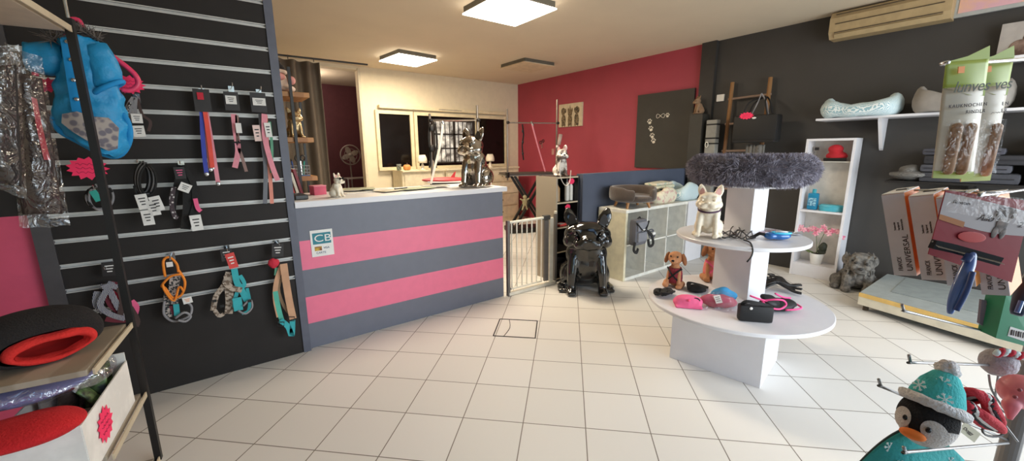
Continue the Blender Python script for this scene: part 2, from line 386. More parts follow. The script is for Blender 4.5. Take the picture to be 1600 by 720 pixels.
t = thing('dog_statue', 'cream ceramic bulldog statue with a purple collar on the round middle tier', 'statue', p, face(p)-.1, scale=.36)
bulldog(t, M('cream_ceramic', '#ece0c9', rough=.35), ear_in=M('pale_pink'), eye=M('cream_ceramic'), nose=M('cream_ceramic'), stance=.125, vox=.016)
MB().tube([V((.175*math.cos(a), .0-.02+.185*math.sin(a), .5-.05*math.sin(a)*-1)) for a in (2*PI*k/28 for k in range(28))], .012, w=.04, close=True, up=(0, 0, 1)).make('collar', M('purple_collar', '#4a2c44', rough=.7), t, label='dark purple collar')
# small terrier figure on the black shelf unit
p = V((3.2, 3.32, 1.19))
t = thing('dog_figurine', 'small grey and white bat-eared dog figurine on top of the black shelf unit', 'figurine', p, face(p)+.35, scale=.37)
bulldog(t, M('grey_white_ceramic', '#d8cfc4', rough=.45, col2='#6d5c54', scale=4, lo=.45, hi=.52), ear_in=M('pale_pink'), eye=M('wet_black'), wide=.82, vox=.02)
t = thing('dog_leash', 'pale grey looped leash hanging from the bat-eared dog figurine', 'leash', (3.17, 3.16, 1.28))
MB().tube(smoothpts([GY(x, y, 3.12) for x, y in ((876, 250), (874, 262), (877, 280), (884, 290), (890, 284), (892, 266))]), .005).make('cord', M('pale_cord', '#cfc6ba', rough=.7), t, world=True)

# ------------------------------------------------------------------ neon star price tags
def star(label, o, x, z, r, n=13, loc='price tags', lines=3, ry=.72, rot=0):
    t = thing('price_tag', label, 'price tag', o, group='neon pink star price tags')
    fm = frame((0, 0, 0), x, z)
    poly = []
    rnd = random.Random(int(o[0]*1000)+n)
    for k in range(2*n):
        a = PI*k/n+rot; rr = r*(1 if k % 2 == 0 else .74)*(1+rnd.uniform(-.06, .06)); poly.append((rr*math.cos(a), rr*ry*math.sin(a)))
    MB().prism(poly, .0012, fm).make('card', neon, t)
    b = MB()
    for i in range(lines):
        yy = r*ry*(.35-.35*i); pts = [(fm @ V((r*(-.5+k*.1), yy+r*.07*math.sin(k*2.3+i), .0018))) for k in range(11)]
        b.tube(pts, r*.012, seg=5)
    b.make('handwriting', neonink, t); return t
out = (0, 0, 1)
def camface(o): d = CO-V(o); return d
star('neon pink star price tag below the blue dog coat', GY(137, 263, 3.05), (1, 0, -.05), (0, 0, 1), .085)
star('neon pink star price tag stuck at the right arm of the blue dog coat', GY(202, 132, 2.72), (1, 0, 0), (0, 0, 1), .06)
star('neon pink star price tag at the left arm of the blue dog coat', GY(75, 133, 2.72), (1, 0, 0), (0, 0, 1), .045)
star('neon pink star price tag clipped at the top of the black shelf unit', GY(893, 283, 3.16), (1, 0, 0), (0, 0, 1), .05)
star('neon pink star price tag on the shelf edge left of the black bulldog statue', GY(887, 323, 3.16), (1, 0, 0), (0, 0, 1), .045)

# ------------------------------------------------------------------ goods on the slatwall
def S(x, y, off=.05): return GY(x, y, YS-off)
def peg(t, x, y, n=.14, z=None):
    p = S(x, y, 0); c = p.copy()
    b = MB().box((p.x, YS-.002, p.z-.012), (.03, .004, .05)).tube([(p.x, YS, p.z), (p.x, YS-n, p.z), (p.x, YS-n-.01, p.z+.015)], .003)
    return b.make('hook', steel, t, world=True)
def hang(name, label, cat, x, y, group=None): return thing(name, label, cat, S(x, y, .03), group=group)
def band(t, name, pts, mat, w=.018, off=.06, th=.0012, k=4, loff=0):
    P = []
    for i, q in enumerate(pts): P.append(S(q[0], q[1], off+(q[2] if len(q) > 2 else 0)))
    return MB().tube(smoothpts(P, k), th, w=w, up=(0, 1, 0)).make(name, mat, t, world=True)
def loop(t, name, pts, mat, r=.005, off=.06, k=4, close=False):
    P = [S(q[0], q[1], off+(q[2] if len(q) > 2 else .012*math.sin(i*2.1))) for i, q in enumerate(pts)]
    return MB().tube(smoothpts(P, k), r, seg=7).make(name, mat, t, world=True, smooth=True)
def card(t, name, x, y, w, h, mat, off=.1, rot=0, mark=None):
    p = S(x, y, off); fm = frame(p, (math.cos(rot), 0, math.sin(rot)), (-math.sin(rot), 0, math.cos(rot)))
    b = MB(); b.m = fm; b.box((0, 0, 0), (w, h, .0015)); o = b.make(name, mat, t, world=True)
    if mark:
        b = MB(); b.m = fm
        for i in range(3): b.box((0, h*(.22-.2*i), -.0012 if fm.to_3x3().col[2].y > 0 else .0012), (w*(.6-.12*i), h*.07, .001))
        b.make('print', mark, o if False else t, world=True)
    return o
tagw = M('white_swing_tag', '#e4e0da', rough=.6)
silver = M('grey_reflective_webbing', '#8d8a8c', rough=.6)
GH = 'leads, collars and harnesses hung on the slatwall'
# 1 collars by the coat
t = hang('dog_collar', 'bundle of black beaded collars with white tags right of the blue coat', 'collar', 213, 150)
peg(t, 213, 150)
for dx in (-9, -3, 4): band(t, 'strap', [(211+dx*.3, 152), (207+dx, 170), (209+dx, 190)], silver, .016, .09)
band(t, 'strap', [(215, 155), (222, 178), (235, 190), (232, 205)], M('brown_strap', '#4a3632', rough=.7), .014, .07)
for i in range(9): pass
MB().tube(smoothpts([S(204, 160, .1), S(199, 175, .1), S(202, 195, .1)]), .006).make('beaded_strap', M('beaded', '#c9c5bf', kind='voronoi', scale=160, col2='#151313', lo=.3, hi=.45), t, world=True)
card(t, 'tag', 214, 185, .045, .05, tagw, .12, 0, ink); card(t, 'tag', 217, 205, .05, .06, tagw, .12, .05, ink)
# 2 coiled collar
t = hang('coiled_lead', 'coiled grey lead with a teal label behind the black rack post', 'leash', 155, 291)
peg(t, 155, 291)
for k in range(4):
    loop(t, 'coil', [(155+(22-k)*math.cos(a)+k, 308+(17+k)*math.sin(a)) for a in (2*PI*j/12+k for j in range(13))], silver if k % 2 else blackf, .006, .05+.01*k)
card(t, 'tag', 150, 306, .03, .06, M('teal_card', '#2fa394'), .1, .3)
# 3 coil with white tags
t = hang('coiled_lead', 'coiled black and grey leads with four white tags', 'leash', 220, 253)
peg(t, 220, 253)
for k in range(5):
    cx = 218+k*2.5; loop(t, 'coil', [(cx+(12+k*.6)*math.sin(a)+(a/6.28)*6, 277-24*math.cos(a)+k) for a in (2*PI*j/12 for j in range(13))], silver if k % 2 else blackf, .006, .05+.012*k)
loop(t, 'coil', [(210, 290), (214, 305), (225, 303), (236, 300)], blackf, .007, .08)
for x, y, r in ((223, 315, .12), (231, 340, .05), (240, 325, .1), (245, 318, .2)): card(t, 'tag', x, y, .05, .085, tagw, .12, r, ink)
# 4 black harness
t = hang('dog_harness', 'black harness with pink clip and white tags', 'harness', 283, 255)
peg(t, 283, 255)
band(t, 'strap', [(281, 258), (277, 285), (272, 310), (270, 330), (276, 342)], blackf, .03, .07)
band(t, 'strap', [(284, 258), (292, 285), (294, 320), (290, 358)], blackf, .05, .07)
band(t, 'strap', [(287, 262), (302, 285), (305, 320), (297, 345)], blackf, .03, .08)
band(t, 'strap', [(272, 292), (268, 315), (272, 336), (278, 341)], M('print_strap', '#d0c8c4', kind='voronoi', scale=60, col2='#3c2b30', lo=.2, hi=.4), .022, .09)
band(t, 'strap', [(305, 310), (309, 325), (314, 330)], hotpink, .022, .1)
card(t, 'tag', 281, 270, .05, .07, M('dark_card', '#26201f'), .1, 0.05, hotpink); card(t, 'tag', 289, 293, .055, .05, tagw, .12, -.5, ink); card(t, 'tag', 307, 348, .055, .095, tagw, .12, .05, ink)
# 5 blue red leads
t = hang('dog_leash', 'blue, red and pink flat leashes hanging from one black clip card', 'leash', 315, 142)
peg(t, 315, 142); card(t, 'tag', 316, 157, .08, .13, M('dark_card'), .09)
card(t, 'tag', 313, 150, .03, .04, redf, .1)
for pts, c in (([(315, 172), (317, 215), (320, 250), (323, 272)], M('blue_webbing', '#3a47a8', rough=.7)), ([(317, 172), (325, 225), (329, 265)], M('peach_webbing', '#d98a78', rough=.7)),
               ([(320, 172), (327, 220), (332, 262)], M('coral_webbing', '#e2503f', rough=.7)), ([(322, 172), (331, 225), (341, 287)], pinkf)):
    s_ = band(t, 'strap', pts, c, .022, .07+random.random()*.03); q = pts[-1]
    MB().ell(S(q[0], q[1], .08), (.012, .004, .012)).make('strap_clip', steel, t, world=True)
# 6 pink lead
t = hang('dog_leash', 'pink leash on a short black card, third hook from the right', 'leash', 361, 138)
peg(t, 361, 138); card(t, 'tag', 362, 158, .075, .11, M('dark_card'), .09); card(t, 'tag', 361, 156, .055, .05, tagw, .1, 0, ink)
band(t, 'strap', [(365, 178), (368, 205), (372, 235), (367, 262)], pinkf, .03, .07); band(t, 'strap', [(370, 180), (372, 225), (378, 245), (385, 268)], M('taupe_webbing', '#8a6d66', rough=.7), .018, .07)
card(t, 'tag', 373, 200, .03, .06, tagw, .1); band(t, 'keeper', [(364, 222), (377, 223)], blackf, .01, .09)
# 7 pink, green, grey
t = hang('dog_leash', 'pink, green and grey leashes on a black card beside the panel edge', 'leash', 404, 143)
peg(t, 404, 143); card(t, 'tag', 404, 160, .085, .12, M('dark_card'), .09); card(t, 'tag', 405, 159, .07, .045, tagw, .1, 0, ink)
band(t, 'strap', [(407, 178), (410, 215), (415, 260), (414, 318)], M('grey_webbing', '#6e7076', rough=.7), .025, .06)
band(t, 'strap', [(415, 180), (418, 235), (422, 275), (425, 318)], M('peach_webbing'), .022, .06)
band(t, 'strap', [(413, 178), (414, 215), (424, 255), (434, 282)], pinkf, .03, .09)
band(t, 'strap', [(421, 190), (425, 230), (424, 270)], M('green_webbing', '#5d9a7c', rough=.7), .016, .07)
card(t, 'tag', 402, 208, .04, .1, M('peach_card', '#e3c4bb'), .08, .05, ink); card(t, 'tag', 419, 203, .035, .09, tagw, .1, .05, ink)
# bottom row
navy = M('navy_striped_webbing', '#232b4e', kind='wave', col2='#d9d5d2', scale=60, lo=.7, hi=.8, rough=.7)
t = hang('dog_harness', 'navy and red striped harness with a pink strap partly behind the rack post', 'harness', 171, 412)
peg(t, 171, 412); card(t, 'tag', 171, 420, .06, .08, M('dark_card'), .08, -.05, tagw)
for pts, c in (([(175, 440), (160, 465), (158, 480), (175, 492), (196, 498)], navy), ([(156, 447), (170, 452), (185, 480), (198, 495)], navy), ([(180, 440), (170, 470), (190, 490)], M('burgundy_webbing', '#6b1f2e', rough=.7)),
               ([(165, 498), (180, 500), (198, 500)], M('burgundy_webbing')), ([(205, 470), (213, 480), (208, 497), (202, 505)], hotpink), ([(203, 480), (214, 500), (212, 510)], M('brown_strap')), ([(152, 455), (150, 475), (162, 488)], navy), ([(168, 455), (182, 462), (192, 478)], redf), ([(186, 448), (192, 470), (187, 494)], M('brown_strap')), ([(160, 450), (172, 446), (184, 449)], navy)):
    band(t, 'strap', pts, c, .028, .06+random.random()*.05)
orange = M('orange_webbing', '#f08a28', rough=.7, bump=.1)
t = hang('dog_harness', 'orange harness with a dark patterned panel and grey loops', 'harness', 268, 397)
peg(t, 268, 397)
pat = M('dark_patterned_webbing', '#1d2226', kind='voronoi', scale=90, col2='#b0a49a', lo=.45, hi=.6)
loop(t, 'strap', [(258, 432), (255, 408), (265, 402), (276, 412), (279, 425)], orange, .007, .1)
loop(t, 'strap', [(279, 422), (289, 440), (284, 460), (270, 465), (258, 450), (253, 446), (266, 432), (282, 428)], orange, .007, .09)
loop(t, 'strap', [(254, 444), (258, 455), (272, 470), (280, 448), (287, 455)], orange, .006, .11)
band(t, 'strap', [(274, 430), (272, 450), (270, 475)], pat, .05, .07); band(t, 'strap', [(262, 452), (259, 475), (266, 495)], pat, .025, .08)
band(t, 'strap', [(266, 478), (268, 492)], M('burgundy_webbing'), .045, .07); band(t, 'strap', [(275, 475), (277, 493)], M('turquoise_webbing', '#35a7ac', rough=.7), .028, .08)
loop(t, 'loop', [(257, 470), (256, 490), (268, 501), (282, 500), (297, 492), (299, 478), (288, 470)], silver, .007, .08)
loop(t, 'loop', [(274, 497), (288, 488), (298, 494), (290, 502), (278, 500)], silver, .007, .1)
card(t, 'tag', 293, 469, .045, .04, tagw, .12, .1, orange); card(t, 'tag', 265, 413, .03, .03, tagw, .1)
t = hang('dog_harness', 'camouflage and turquoise harnesses on a black and red hanger card', 'harness', 354, 386)
peg(t, 354, 386); card(t, 'tag', 354, 398, .06, .08, M('dark_card'), .09, 0, tagw); card(t, 'tag', 362, 407, .05, .1, M('red_card', '#d8433c'), .1, .15, paper)
camo = M('camouflage_webbing', '#6f5c4c', kind='noise', scale=55, col2='#b5a493', lo=.45, hi=.52, rough=.8)
turq = M('turquoise_webbing')
for pts, c, w_ in (([(357, 425), (350, 445), (338, 462), (333, 485)], camo, .03), ([(356, 430), (358, 455), (359, 475), (357, 490)], camo, .045), ([(352, 440), (362, 450), (378, 453)], camo, .035), ([(333, 480), (342, 493), (350, 490)], camo, .022),
                   ([(366, 420), (370, 440), (376, 450), (386, 470)], turq, .035), ([(375, 430), (382, 445), (370, 458), (366, 480)], turq, .022), ([(370, 465), (373, 485)], turq, .05), ([(386, 450), (390, 470), (388, 485), (378, 490)], turq, .018)):
    band(t, 'strap', pts, c, w_, .06+random.random()*.05)
loop(t, 'loop', [(372, 485), (384, 490), (394, 480), (391, 468), (380, 478)], silver, .006, .11)
for x, y in ((335, 470), (347, 478), (390, 470)): MB().box(S(x, y, .12), (.022, .008, .016)).make('buckle', black, t, world=True)
t = hang('dog_harness', 'beige and turquoise harness with a long tail beside the panel edge', 'harness', 432, 378)
peg(t, 432, 378); card(t, 'tag', 434, 391, .07, .09, M('dark_card'), .09, -.1, tagw)
bei = M('beige_webbing', '#c99a78', rough=.8)
MB().ell(S(428, 411, .09), (.035, .02, .032)).make('rosette', redf, t, world=True, disp=.008, dscale=60, smooth=True)
for pts, c, w_ in (([(443, 412), (447, 440), (452, 470), (458, 498)], bei, .045), ([(440, 415), (432, 440), (430, 465), (436, 495)], bei, .03), ([(446, 425), (435, 450), (445, 480), (459, 495)], M('tan_strap', '#8d6f50'), .02),
                   ([(432, 418), (431, 430)], M('green_webbing'), .02), ([(430, 455), (436, 485), (442, 505)], M('mint_webbing', '#54b39c', rough=.7), .03), ([(438, 500), (450, 510), (456, 524), (457, 500)], turq, .035)):
    band(t, 'strap', pts, c, w_, .06+random.random()*.04)
for x, y in ((439, 506), (455, 498)): MB().tube([S(x-5, y-3, .12), S(x+5, y-3, .12), S(x+5, y+3, .12), S(x-5, y+3, .12)], .004, close=True, seg=6).make('buckle', black, t, world=True)

# ------------------------------------------------------------------ shelving rack on the left
RA = math.radians(-6.7)
rk = thing('shelving_rack', 'shelving rack with a thin black post and four wooden shelves on the left', 'shelf', (-.36, 2.425, 0), RA)
RL, RD = .49, 1.1   # runs towards local -Y, back towards local -X
for x, y in ((0, 0), (-RD, 0), (-RD, -RL)):
    MB().box((x, y, 1.0), (.026, .026, 2.0)).make('post', blackm, rk)
for z in (.02, .37, .72, 1.97):
    s_ = MB().box((-RD/2-.01, -RL/2, z-.011), (RD-.005, RL-.03, .022), bev=.002).make('shelf', wood if z < 1.5 else M('cream_wood', '#c9b9a2', rough=.6), rk)
    MB().box((.006, -RL/2, z-.011), (.006, RL-.03, .024)).make('shelf_edge', M('pale_edge', '#c4b498', rough=.6), s_)
MB().cyl((0, 0, 2.0), (.0, 0, 2.4), .006).make('top_rod', steel, rk)
def RK(x, y, z): return wm(rk) @ V((x, y, z))
# cave bed on the mid shelf
p = RK(-.2, -.24, .72)
t = thing('pet_cave_bed', 'black plush pet cave bed with a red lined opening on the rack shelf', 'pet bed', p, RA, scale=.74)
blk = M('black_plush', '#1f1a19', rough=.95, bump=.6, bscale=120); red = M('red_plush', '#d52a24', rough=.9, bump=.4, bscale=80)
def ringpts(c, rx, rz, y, n=28, ph=0, wob=0): return [V((c[0]+rx*math.cos(a), c[1]+y, c[2]+rz*math.sin(a)*(1+wob*math.sin(3*a+ph)))) for a in (2*PI*k/n for k in range(n))]
def cave(t, outer, inner):
    # opening faces the shop: built along -Y, turned towards the camera
    R = Matrix.Rotation(math.radians(30), 4, 'Z'); b = MB(); b.m = R
    prof = [(.19, .003, .003, .1), (.188, .06, .04, .1), (.18, .14, .09, .1), (.14, .2, .115, .115), (.05, .235, .125, .125), (-.05, .24, .125, .125), (-.12, .225, .118, .118), (-.15, .2, .1, .105), (-.155, .165, .075, .09)]
    b.loft([ringpts((0, 0, zc), rx, rz, y, wob=.05) for y, rx, rz, zc in prof], caps=False); o = b.make('shell', outer, t, smooth=True, disp=.014, dscale=9, sub=1)
    b = MB(); b.m = R
    prof = [(-.14, .18, .085, .09), (-.17, .175, .078, .085), (-.18, .155, .06, .082), (-.165, .135, .045, .082), (-.12, .125, .04, .082)]
    b.loft([ringpts((.02, 0, zc-.006), rx*.93, rz*.85, y, wob=.1) for y, rx, rz, zc in prof], caps=False); b.make('lining_rim', inner, t, smooth=True, disp=.012, dscale=16, sub=1)
    b = MB(); b.m = R
    b.loft([ringpts((.02, 0, .076), rx, rz, y) for y, rx, rz in ((-.17, .128, .042), (-.1, .13, .045), (0, .12, .04), (.06, .08, .02), (.07, .004, .002))], caps=False); b.make('lining', M('deep_red_plush', '#c3261f', rough=.9), t, smooth=True)
cave(t, blk, red)
# pale wood bowl edge behind the cave bed
t = thing('wooden_box', 'pale wooden box just showing left of the black and red cave bed', 'box', RK(-.5, -.4, .72), RA)
MB().box((0, 0, .05), (.2, .16, .1), bev=.01).make('body', M('box_wood', '#b7a585', rough=.6), t)
MB().box((0, 0, .105), (.21, .17, .012)).make('lid', M('box_wood'), t)
# white carton with packets
p = RK(-.13, -.33, .37)
t = thing('carton', 'white open cardboard carton full of packets on the lower rack shelf', 'box', p, RA)
w_, l_, h_ = .22, .5, .2
for nm, c, d in (('side_panel', (w_/2, 0, h_/2), (.005, l_, h_)), ('side_panel', (-w_/2, 0, h_/2), (.005, l_, h_)), ('end_panel', (0, l_/2, h_/2+.02), (w_, .005, h_+.04)), ('end_panel', (0, -l_/2, h_/2), (w_, .005, h_)), ('bottom_panel', (0, 0, .004), (w_, l_, .005))):
    MB().box(c, d).make(nm, M('white_card', '#e9e4dc', rough=.6), t)
cart = t
pk = M('packet_foil', '#5c4a44', rough=.3, kind='voronoi', col2='#c8b8b4', scale=25, lo=.2, hi=.6)
for i in range(9):
    px_, py_ = -.05+.05*(i % 3), .19-.075*(i//3)-.02*(i % 2)
    c = wm(cart) @ V((px_, py_, .165+.012*(i % 4)))
    t = thing('treat_packet', ['shiny clear wrapped packet standing in the white carton', 'dark foil packet lying in the white carton', 'green marked packet tucked in the white carton'][i % 3], 'packet', c, RA+i*.6, group=['clear packets in the white carton', 'dark packets in the white carton', 'green packets in the white carton'][i % 3])
    tilt = Matrix.Rotation(.5-.25*(i % 4), 4, 'X')
    b = MB(); b.m = tilt; b.sheet(lambda u, v: ((u-.5)*.075, .012*math.sin(u*PI)*math.sin(v*PI), (v-.6)*.13), 8, 8)
    b.make('pouch', [M('clear_foil', '#c9c4c2', rough=.2, metal=.5, bump=.5), M('dark_foil', '#3b2f2b', rough=.3, bump=.4), M('green_foil', '#6c8a52', rough=.4, col2='#2c2a26', scale=30)][i % 3], t, smooth=True, solid=.008)
    b = MB(); b.m = tilt; b.box((0, -.004, .055), (.06, .006, .018)); b.make('label_strip', [redf, paper, paper][i % 3], t)
star('neon pink star price tag stuck on the white carton', RK(-.13+w_/2+.006, -.42, .47), V((math.sin(-RA), math.cos(RA), 0)), (0, 0, 1), .075, ry=.9)
# red cushion and lilac packages
p = GZ(18, 678, .605)
t = thing('red_cushion', 'bright red fleece cushion lying over the white carton', 'cushion', p, RA)
b = MB(); b.ell((0, 0, 0), (.17, .11, .035), (.0, .05, .2), seg=32, rings=20); b.make('cover', M('red_fleece', '#c4161c', rough=.9, bump=.5, bscale=150), t, smooth=True, disp=.015, dscale=6, sub=1)
MB().box((-.12, -.1, .05), (.03, .02, .004)).make('label_loop', blk, t)
p = GZ(38, 598, .655)
t = thing('wrapped_cushion', 'lilac cushion in a shiny clear wrapper behind the red cushion', 'cushion', p, RA)
b = MB(); b.ell((0, 0, .0), (.2, .17, .045), (0, .05, 0), seg=32, rings=16); b.make('cushion', M('lilac_fabric', '#8f8fc0', rough=.6, bump=.2), t, smooth=True, disp=.015, dscale=8, sub=1)
b = MB(); b.ell((.02, 0, .005), (.23, .18, .055), (0, .05, 0), seg=32, rings=16); b.make('wrapper', plastic('clear_wrap', amount=.28, bs=14), t, smooth=True, disp=.02, dscale=12, sub=1)

# ------------------------------------------------------------------ blue dog coat on a pink hanger
CY = 2.62
t = thing('dog_coat', 'turquoise quilted dog coat with a furry hood hanging behind the rack post', 'dog coat', GY(135, 60, CY))
blue = M('turquoise_quilted_nylon', '#1c8fc4', rough=.5, bump=.6, bscale=30, vary=.08)
def cpt(x, y, d=0): return GY(x, y, CY+d)
def shell_from(outline_l, outline_r, depth, nm, mat, parent, n=44):
    """a padded body between two outlines (pixel columns turned into points on the hanging plane)"""
    L_ = smoothpts([cpt(*q) for q in outline_l], 8); R_ = smoothpts([cpt(*q) for q in outline_r], 8); rings = []
    for a, b_ in zip(L_, R_):
        c = (a+b_)/2; h = (b_-a)/2
        rings.append([c+h*math.cos(k*2*PI/n)+V((0, -depth*math.sin(k*2*PI/n), 0)) for k in range(n)])
    return MB().loft(rings).make(nm, mat, parent, world=True, smooth=True, disp=.016, dscale=26)
body = shell_from([(92, 62), (88, 90), (86, 125), (83, 160), (84, 190), (110, 215), (150, 235)], [(148, 62), (172, 90), (184, 125), (196, 165), (203, 205), (200, 235), (180, 246)], .07, 'body', blue, t)
hem = MB().tube(smoothpts([cpt(x, y, -.02*math.cos(i)) for i, (x, y) in enumerate([(84, 188), (95, 205), (125, 222), (160, 240), (185, 243), (200, 225), (202, 200), (190, 178), (165, 182), (135, 178), (105, 172), (88, 178), (84, 188)])], 4), .013, seg=8).make('hem', M('turquoise_rib', '#1488c6', rough=.8), t, world=True, smooth=True)
lp = [cpt(x, y, -.085) for x, y in ((97, 178), (120, 174), (145, 182), (170, 184), (186, 200), (184, 232), (170, 236), (140, 222), (112, 205), (96, 192))]
b = MB(); c = sum(lp, V((0, 0, 0)))/len(lp)
for i in range(len(lp)): b.quad(lp[i], lp[(i+1) % len(lp)], c+V((0, -.01, 0)))
b.make('lining', M('grey_printed_lining', '#77717a', kind='voronoi', scale=40, col2='#b0a49c', rough=.9), t, world=True)
sl = MB().loft([[cpt(x, y)+V((0, .045*math.cos(a)*k2_, .06*math.sin(a)*k2_)) for a in (2*PI*k/12 for k in range(12))] for x, y, k2_ in ((100, 92, 1.1), (75, 92, 1.15), (50, 90, 1.0), (41, 88, .95))]).make('sleeve', blue, t, world=True, smooth=True, disp=.01, dscale=20)
sl = MB().loft([[cpt(x, y)+V((.055*math.cos(a)*k2_, .05*math.sin(a)*k2_-.04, .0+.02*math.cos(a)*k2_)) for a in (2*PI*k/12 for k in range(12))] for x, y, k2_ in ((152, 74, .7), (158, 88, .82), (165, 104, .9), (169, 120, .95), (171, 135, .9))]).make('sleeve', blue, t, world=True, smooth=True, disp=.01, dscale=20)
MB().tube([cpt(170, 137, -.04)+V((.05*math.cos(a), .05*math.sin(a), .03*math.cos(a))) for a in (2*PI*k/20 for k in range(20))], .011, close=True).make('cuff', M('turquoise_rib'), t, world=True, smooth=True)
MB().tube(smoothpts([cpt(x, y, -.072) for x, y in ((102, 62), (108, 100), (114, 140), (120, 175))]), .003, w=.028, up=(0, 1, 0)).make('placket', M('turquoise_rib'), t, world=True)
for x, y in ((105, 65), (111, 93), (115, 125), (120, 155)): MB().ell(cpt(x, y, -.082), (.008, .004, .008)).make('snap_button', steel, t, world=True, smooth=True)
b = MB(); rnd = random.Random(3)
for k in range(420):
    a = rnd.random(); p = cpt(78+a*78, 64-16*math.sin(a*PI), -.03+rnd.uniform(-.02, .02)); q = p+V((rnd.gauss(0, .02), rnd.gauss(-.01, .02), rnd.gauss(.012, .015)))
    b.cyl(p, q, .003, .0005, seg=3, caps=False)
b.make('fur_trim', M('grey_brown_fur', '#6b625c', rough=.9), t, world=True)
t = thing('coat_hanger', 'bright pink plastic hanger carrying the turquoise dog coat', 'hanger', cpt(120, 45))
hp = M('pink_plastic', '#e23a62', rough=.35)
MB().tube(smoothpts([cpt(x, y, .0) for x, y in ((100, 58), (97, 42), (107, 31), (122, 31), (130, 44), (128, 52))]), .009, seg=8).make('hook', hp, t, world=True, smooth=True)
MB().tube(smoothpts([cpt(x, y, .01) for x, y in ((55, 118), (60, 100), (92, 66), (112, 52), (135, 56), (165, 80), (196, 103), (212, 118), (216, 132), (205, 141), (190, 140))]), .011, seg=8).make('arm', hp, t, world=True, smooth=True)

# ------------------------------------------------------------------ clear bags with black coats, far left
def bag(label, poly_t, poly_b, Y, inner, nm='bagged_coat', stripe=None):
    t = thing(nm, label, 'bagged coat', GY(*poly_t[0], Y))
    A, B = [GY(*q, Y) for q in poly_t], [GY(*q, Y) for q in poly_b]
    def fn(d):
        def f(u, v):
            p = lerp(lerp(A[0], A[1], u), lerp(B[0], B[1], u), v); k = math.sin(u*PI)*min(1, 6*v*(1-v)+.1)
            return p+V((0, d*k*(1+.4*noise.noise(p*9)), .012*noise.noise(p*20+V((5, 0, 0)))))
        return f
    def fi(u, v): return fn(-.022)(.12+.76*u, .12+.8*v)
    MB().sheet(fi, 14, 30).make('coat', inner, t, world=True, smooth=True, solid=.02)
    if stripe: MB().sheet(lambda u, v: fn(-.045)(.62+.12*u+.1*v, .25+.35*v), 4, 14).make('stripe', stripe, t, world=True, smooth=True)
    for d in (-.06, .02): MB().sheet(fn(d), 18, 36).make('clear_film', plastic('bag_film', amount=.13, bs=14), t, world=True, smooth=True)
    return t
bag('clear plastic bag with a folded black coat, hanging furthest left under the top shelf', [(-30, 75), (30, 70)], [(-20, 290), (42, 312)], 2.2, M('black_coat_fabric', '#2a2321', rough=.8))
bag('clear plastic bag with a brown and red trimmed coat beside the turquoise coat', [(8, 68), (66, 92)], [(30, 355), (110, 352)], 2.35, M('brown_coat_fabric', '#352825', rough=.8), stripe=M('red_trim', '#a33440', rough=.6))

# ------------------------------------------------------------------ papers on the worktop
papers = [(560, 300, .3, .21, .2, 'white sheet of paper at the left of the worktop pile', paper), (590, 296, .3, .21, -.1, 'white leaflet in the middle of the worktop', paper), (610, 299, .24, .17, .3, 'cream folded leaflet near the middle front of the worktop', M('cream_paper', '#d8cfb4', rough=.7)),
          (650, 296, .3, .2, .1, 'pale green clipboard sheet before the red cushion', M('green_paper', '#b9c19c', rough=.7)), (680, 293, .25, .18, -.2, 'grey magazine next to the chrome dog', M('grey_paper', '#9d9a90', rough=.6)), (548, 296, .28, .2, -.25, 'sage green notebook behind the white dog figurine', M('sage_paper', '#a9a98a', rough=.7))]
for i, (x, y, w_, d_, a, lb, mt) in enumerate(papers):
    p = GZ(x, y, CT); p.z = CT+.0015+.004*i; p.y = min(p.y, 3.68)
    t = thing('paper_sheet' if i != 5 else 'notebook', lb, 'paper', p, a); MB().box((0, 0, .002), (w_, d_, .0035)).make('sheet', mt, t)
    b = MB()
    for k in range(4): b.box((-.02, d_*(.3-.17*k), .0042), (w_*.6, .006, .0004))
    b.make('print', M('grey_print', '#8b857b'), t)
t = thing('pen', 'dark pen lying on the papers of the worktop', 'pen', GZ(627, 294, CT+.035), .3)
MB().cyl((-.07, 0, 0), (.06, 0, 0), .006).make('barrel', black, t); MB().cyl((.06, 0, 0), (.075, 0, 0), .006, .001).make('tip', steel, t)
t = thing('sticky_note_box', 'small pink box behind the white dog figurine on the worktop', 'box', (.72, 3.62, CT), .2)
MB().box((0, 0, .035), (.1, .09, .07), bev=.004).make('body', M('pink_card', '#d9607c', rough=.6), t); MB().box((0, 0, .073), (.104, .094, .008)).make('lid', M('pale_pink_card', '#e48ea0', rough=.6), t)
t = thing('card_terminal', 'black payment terminal at the far left end of the worktop', 'terminal', (.53, 3.36, CT), .1)
MB().box((0, 0, .02), (.09, .17, .035), bev=.006).make('body', black, t); MB().box((0, .04, .04), (.06, .04, .004)).make('screen', M('dark_lens'), t)

# ------------------------------------------------------------------ rack behind the slatwall
t = thing('wall_rack', 'tall back-room shelf rack with three orange pine shelves and a black pole', 'shelf', (.62, 3.9, 0))
for z in (1.97, 1.6, 1.27):
    MB().box((.6, 4.08, z-.02), (.36, .4, .04), bev=.003).make('shelf', orangewood, t, world=True)
MB().box((.64, 3.87, 1.08), (.022, .022, 2.16)).make('pole', blackm, t, world=True)
MB().box((.45, 4.2, 1.1), (.03, .03, 2.2)).make('pole', blackm, t, world=True); MB().box((.77, 4.26, 1.0), (.02, .02, 2.0)).make('pole', blackm, t, world=True)
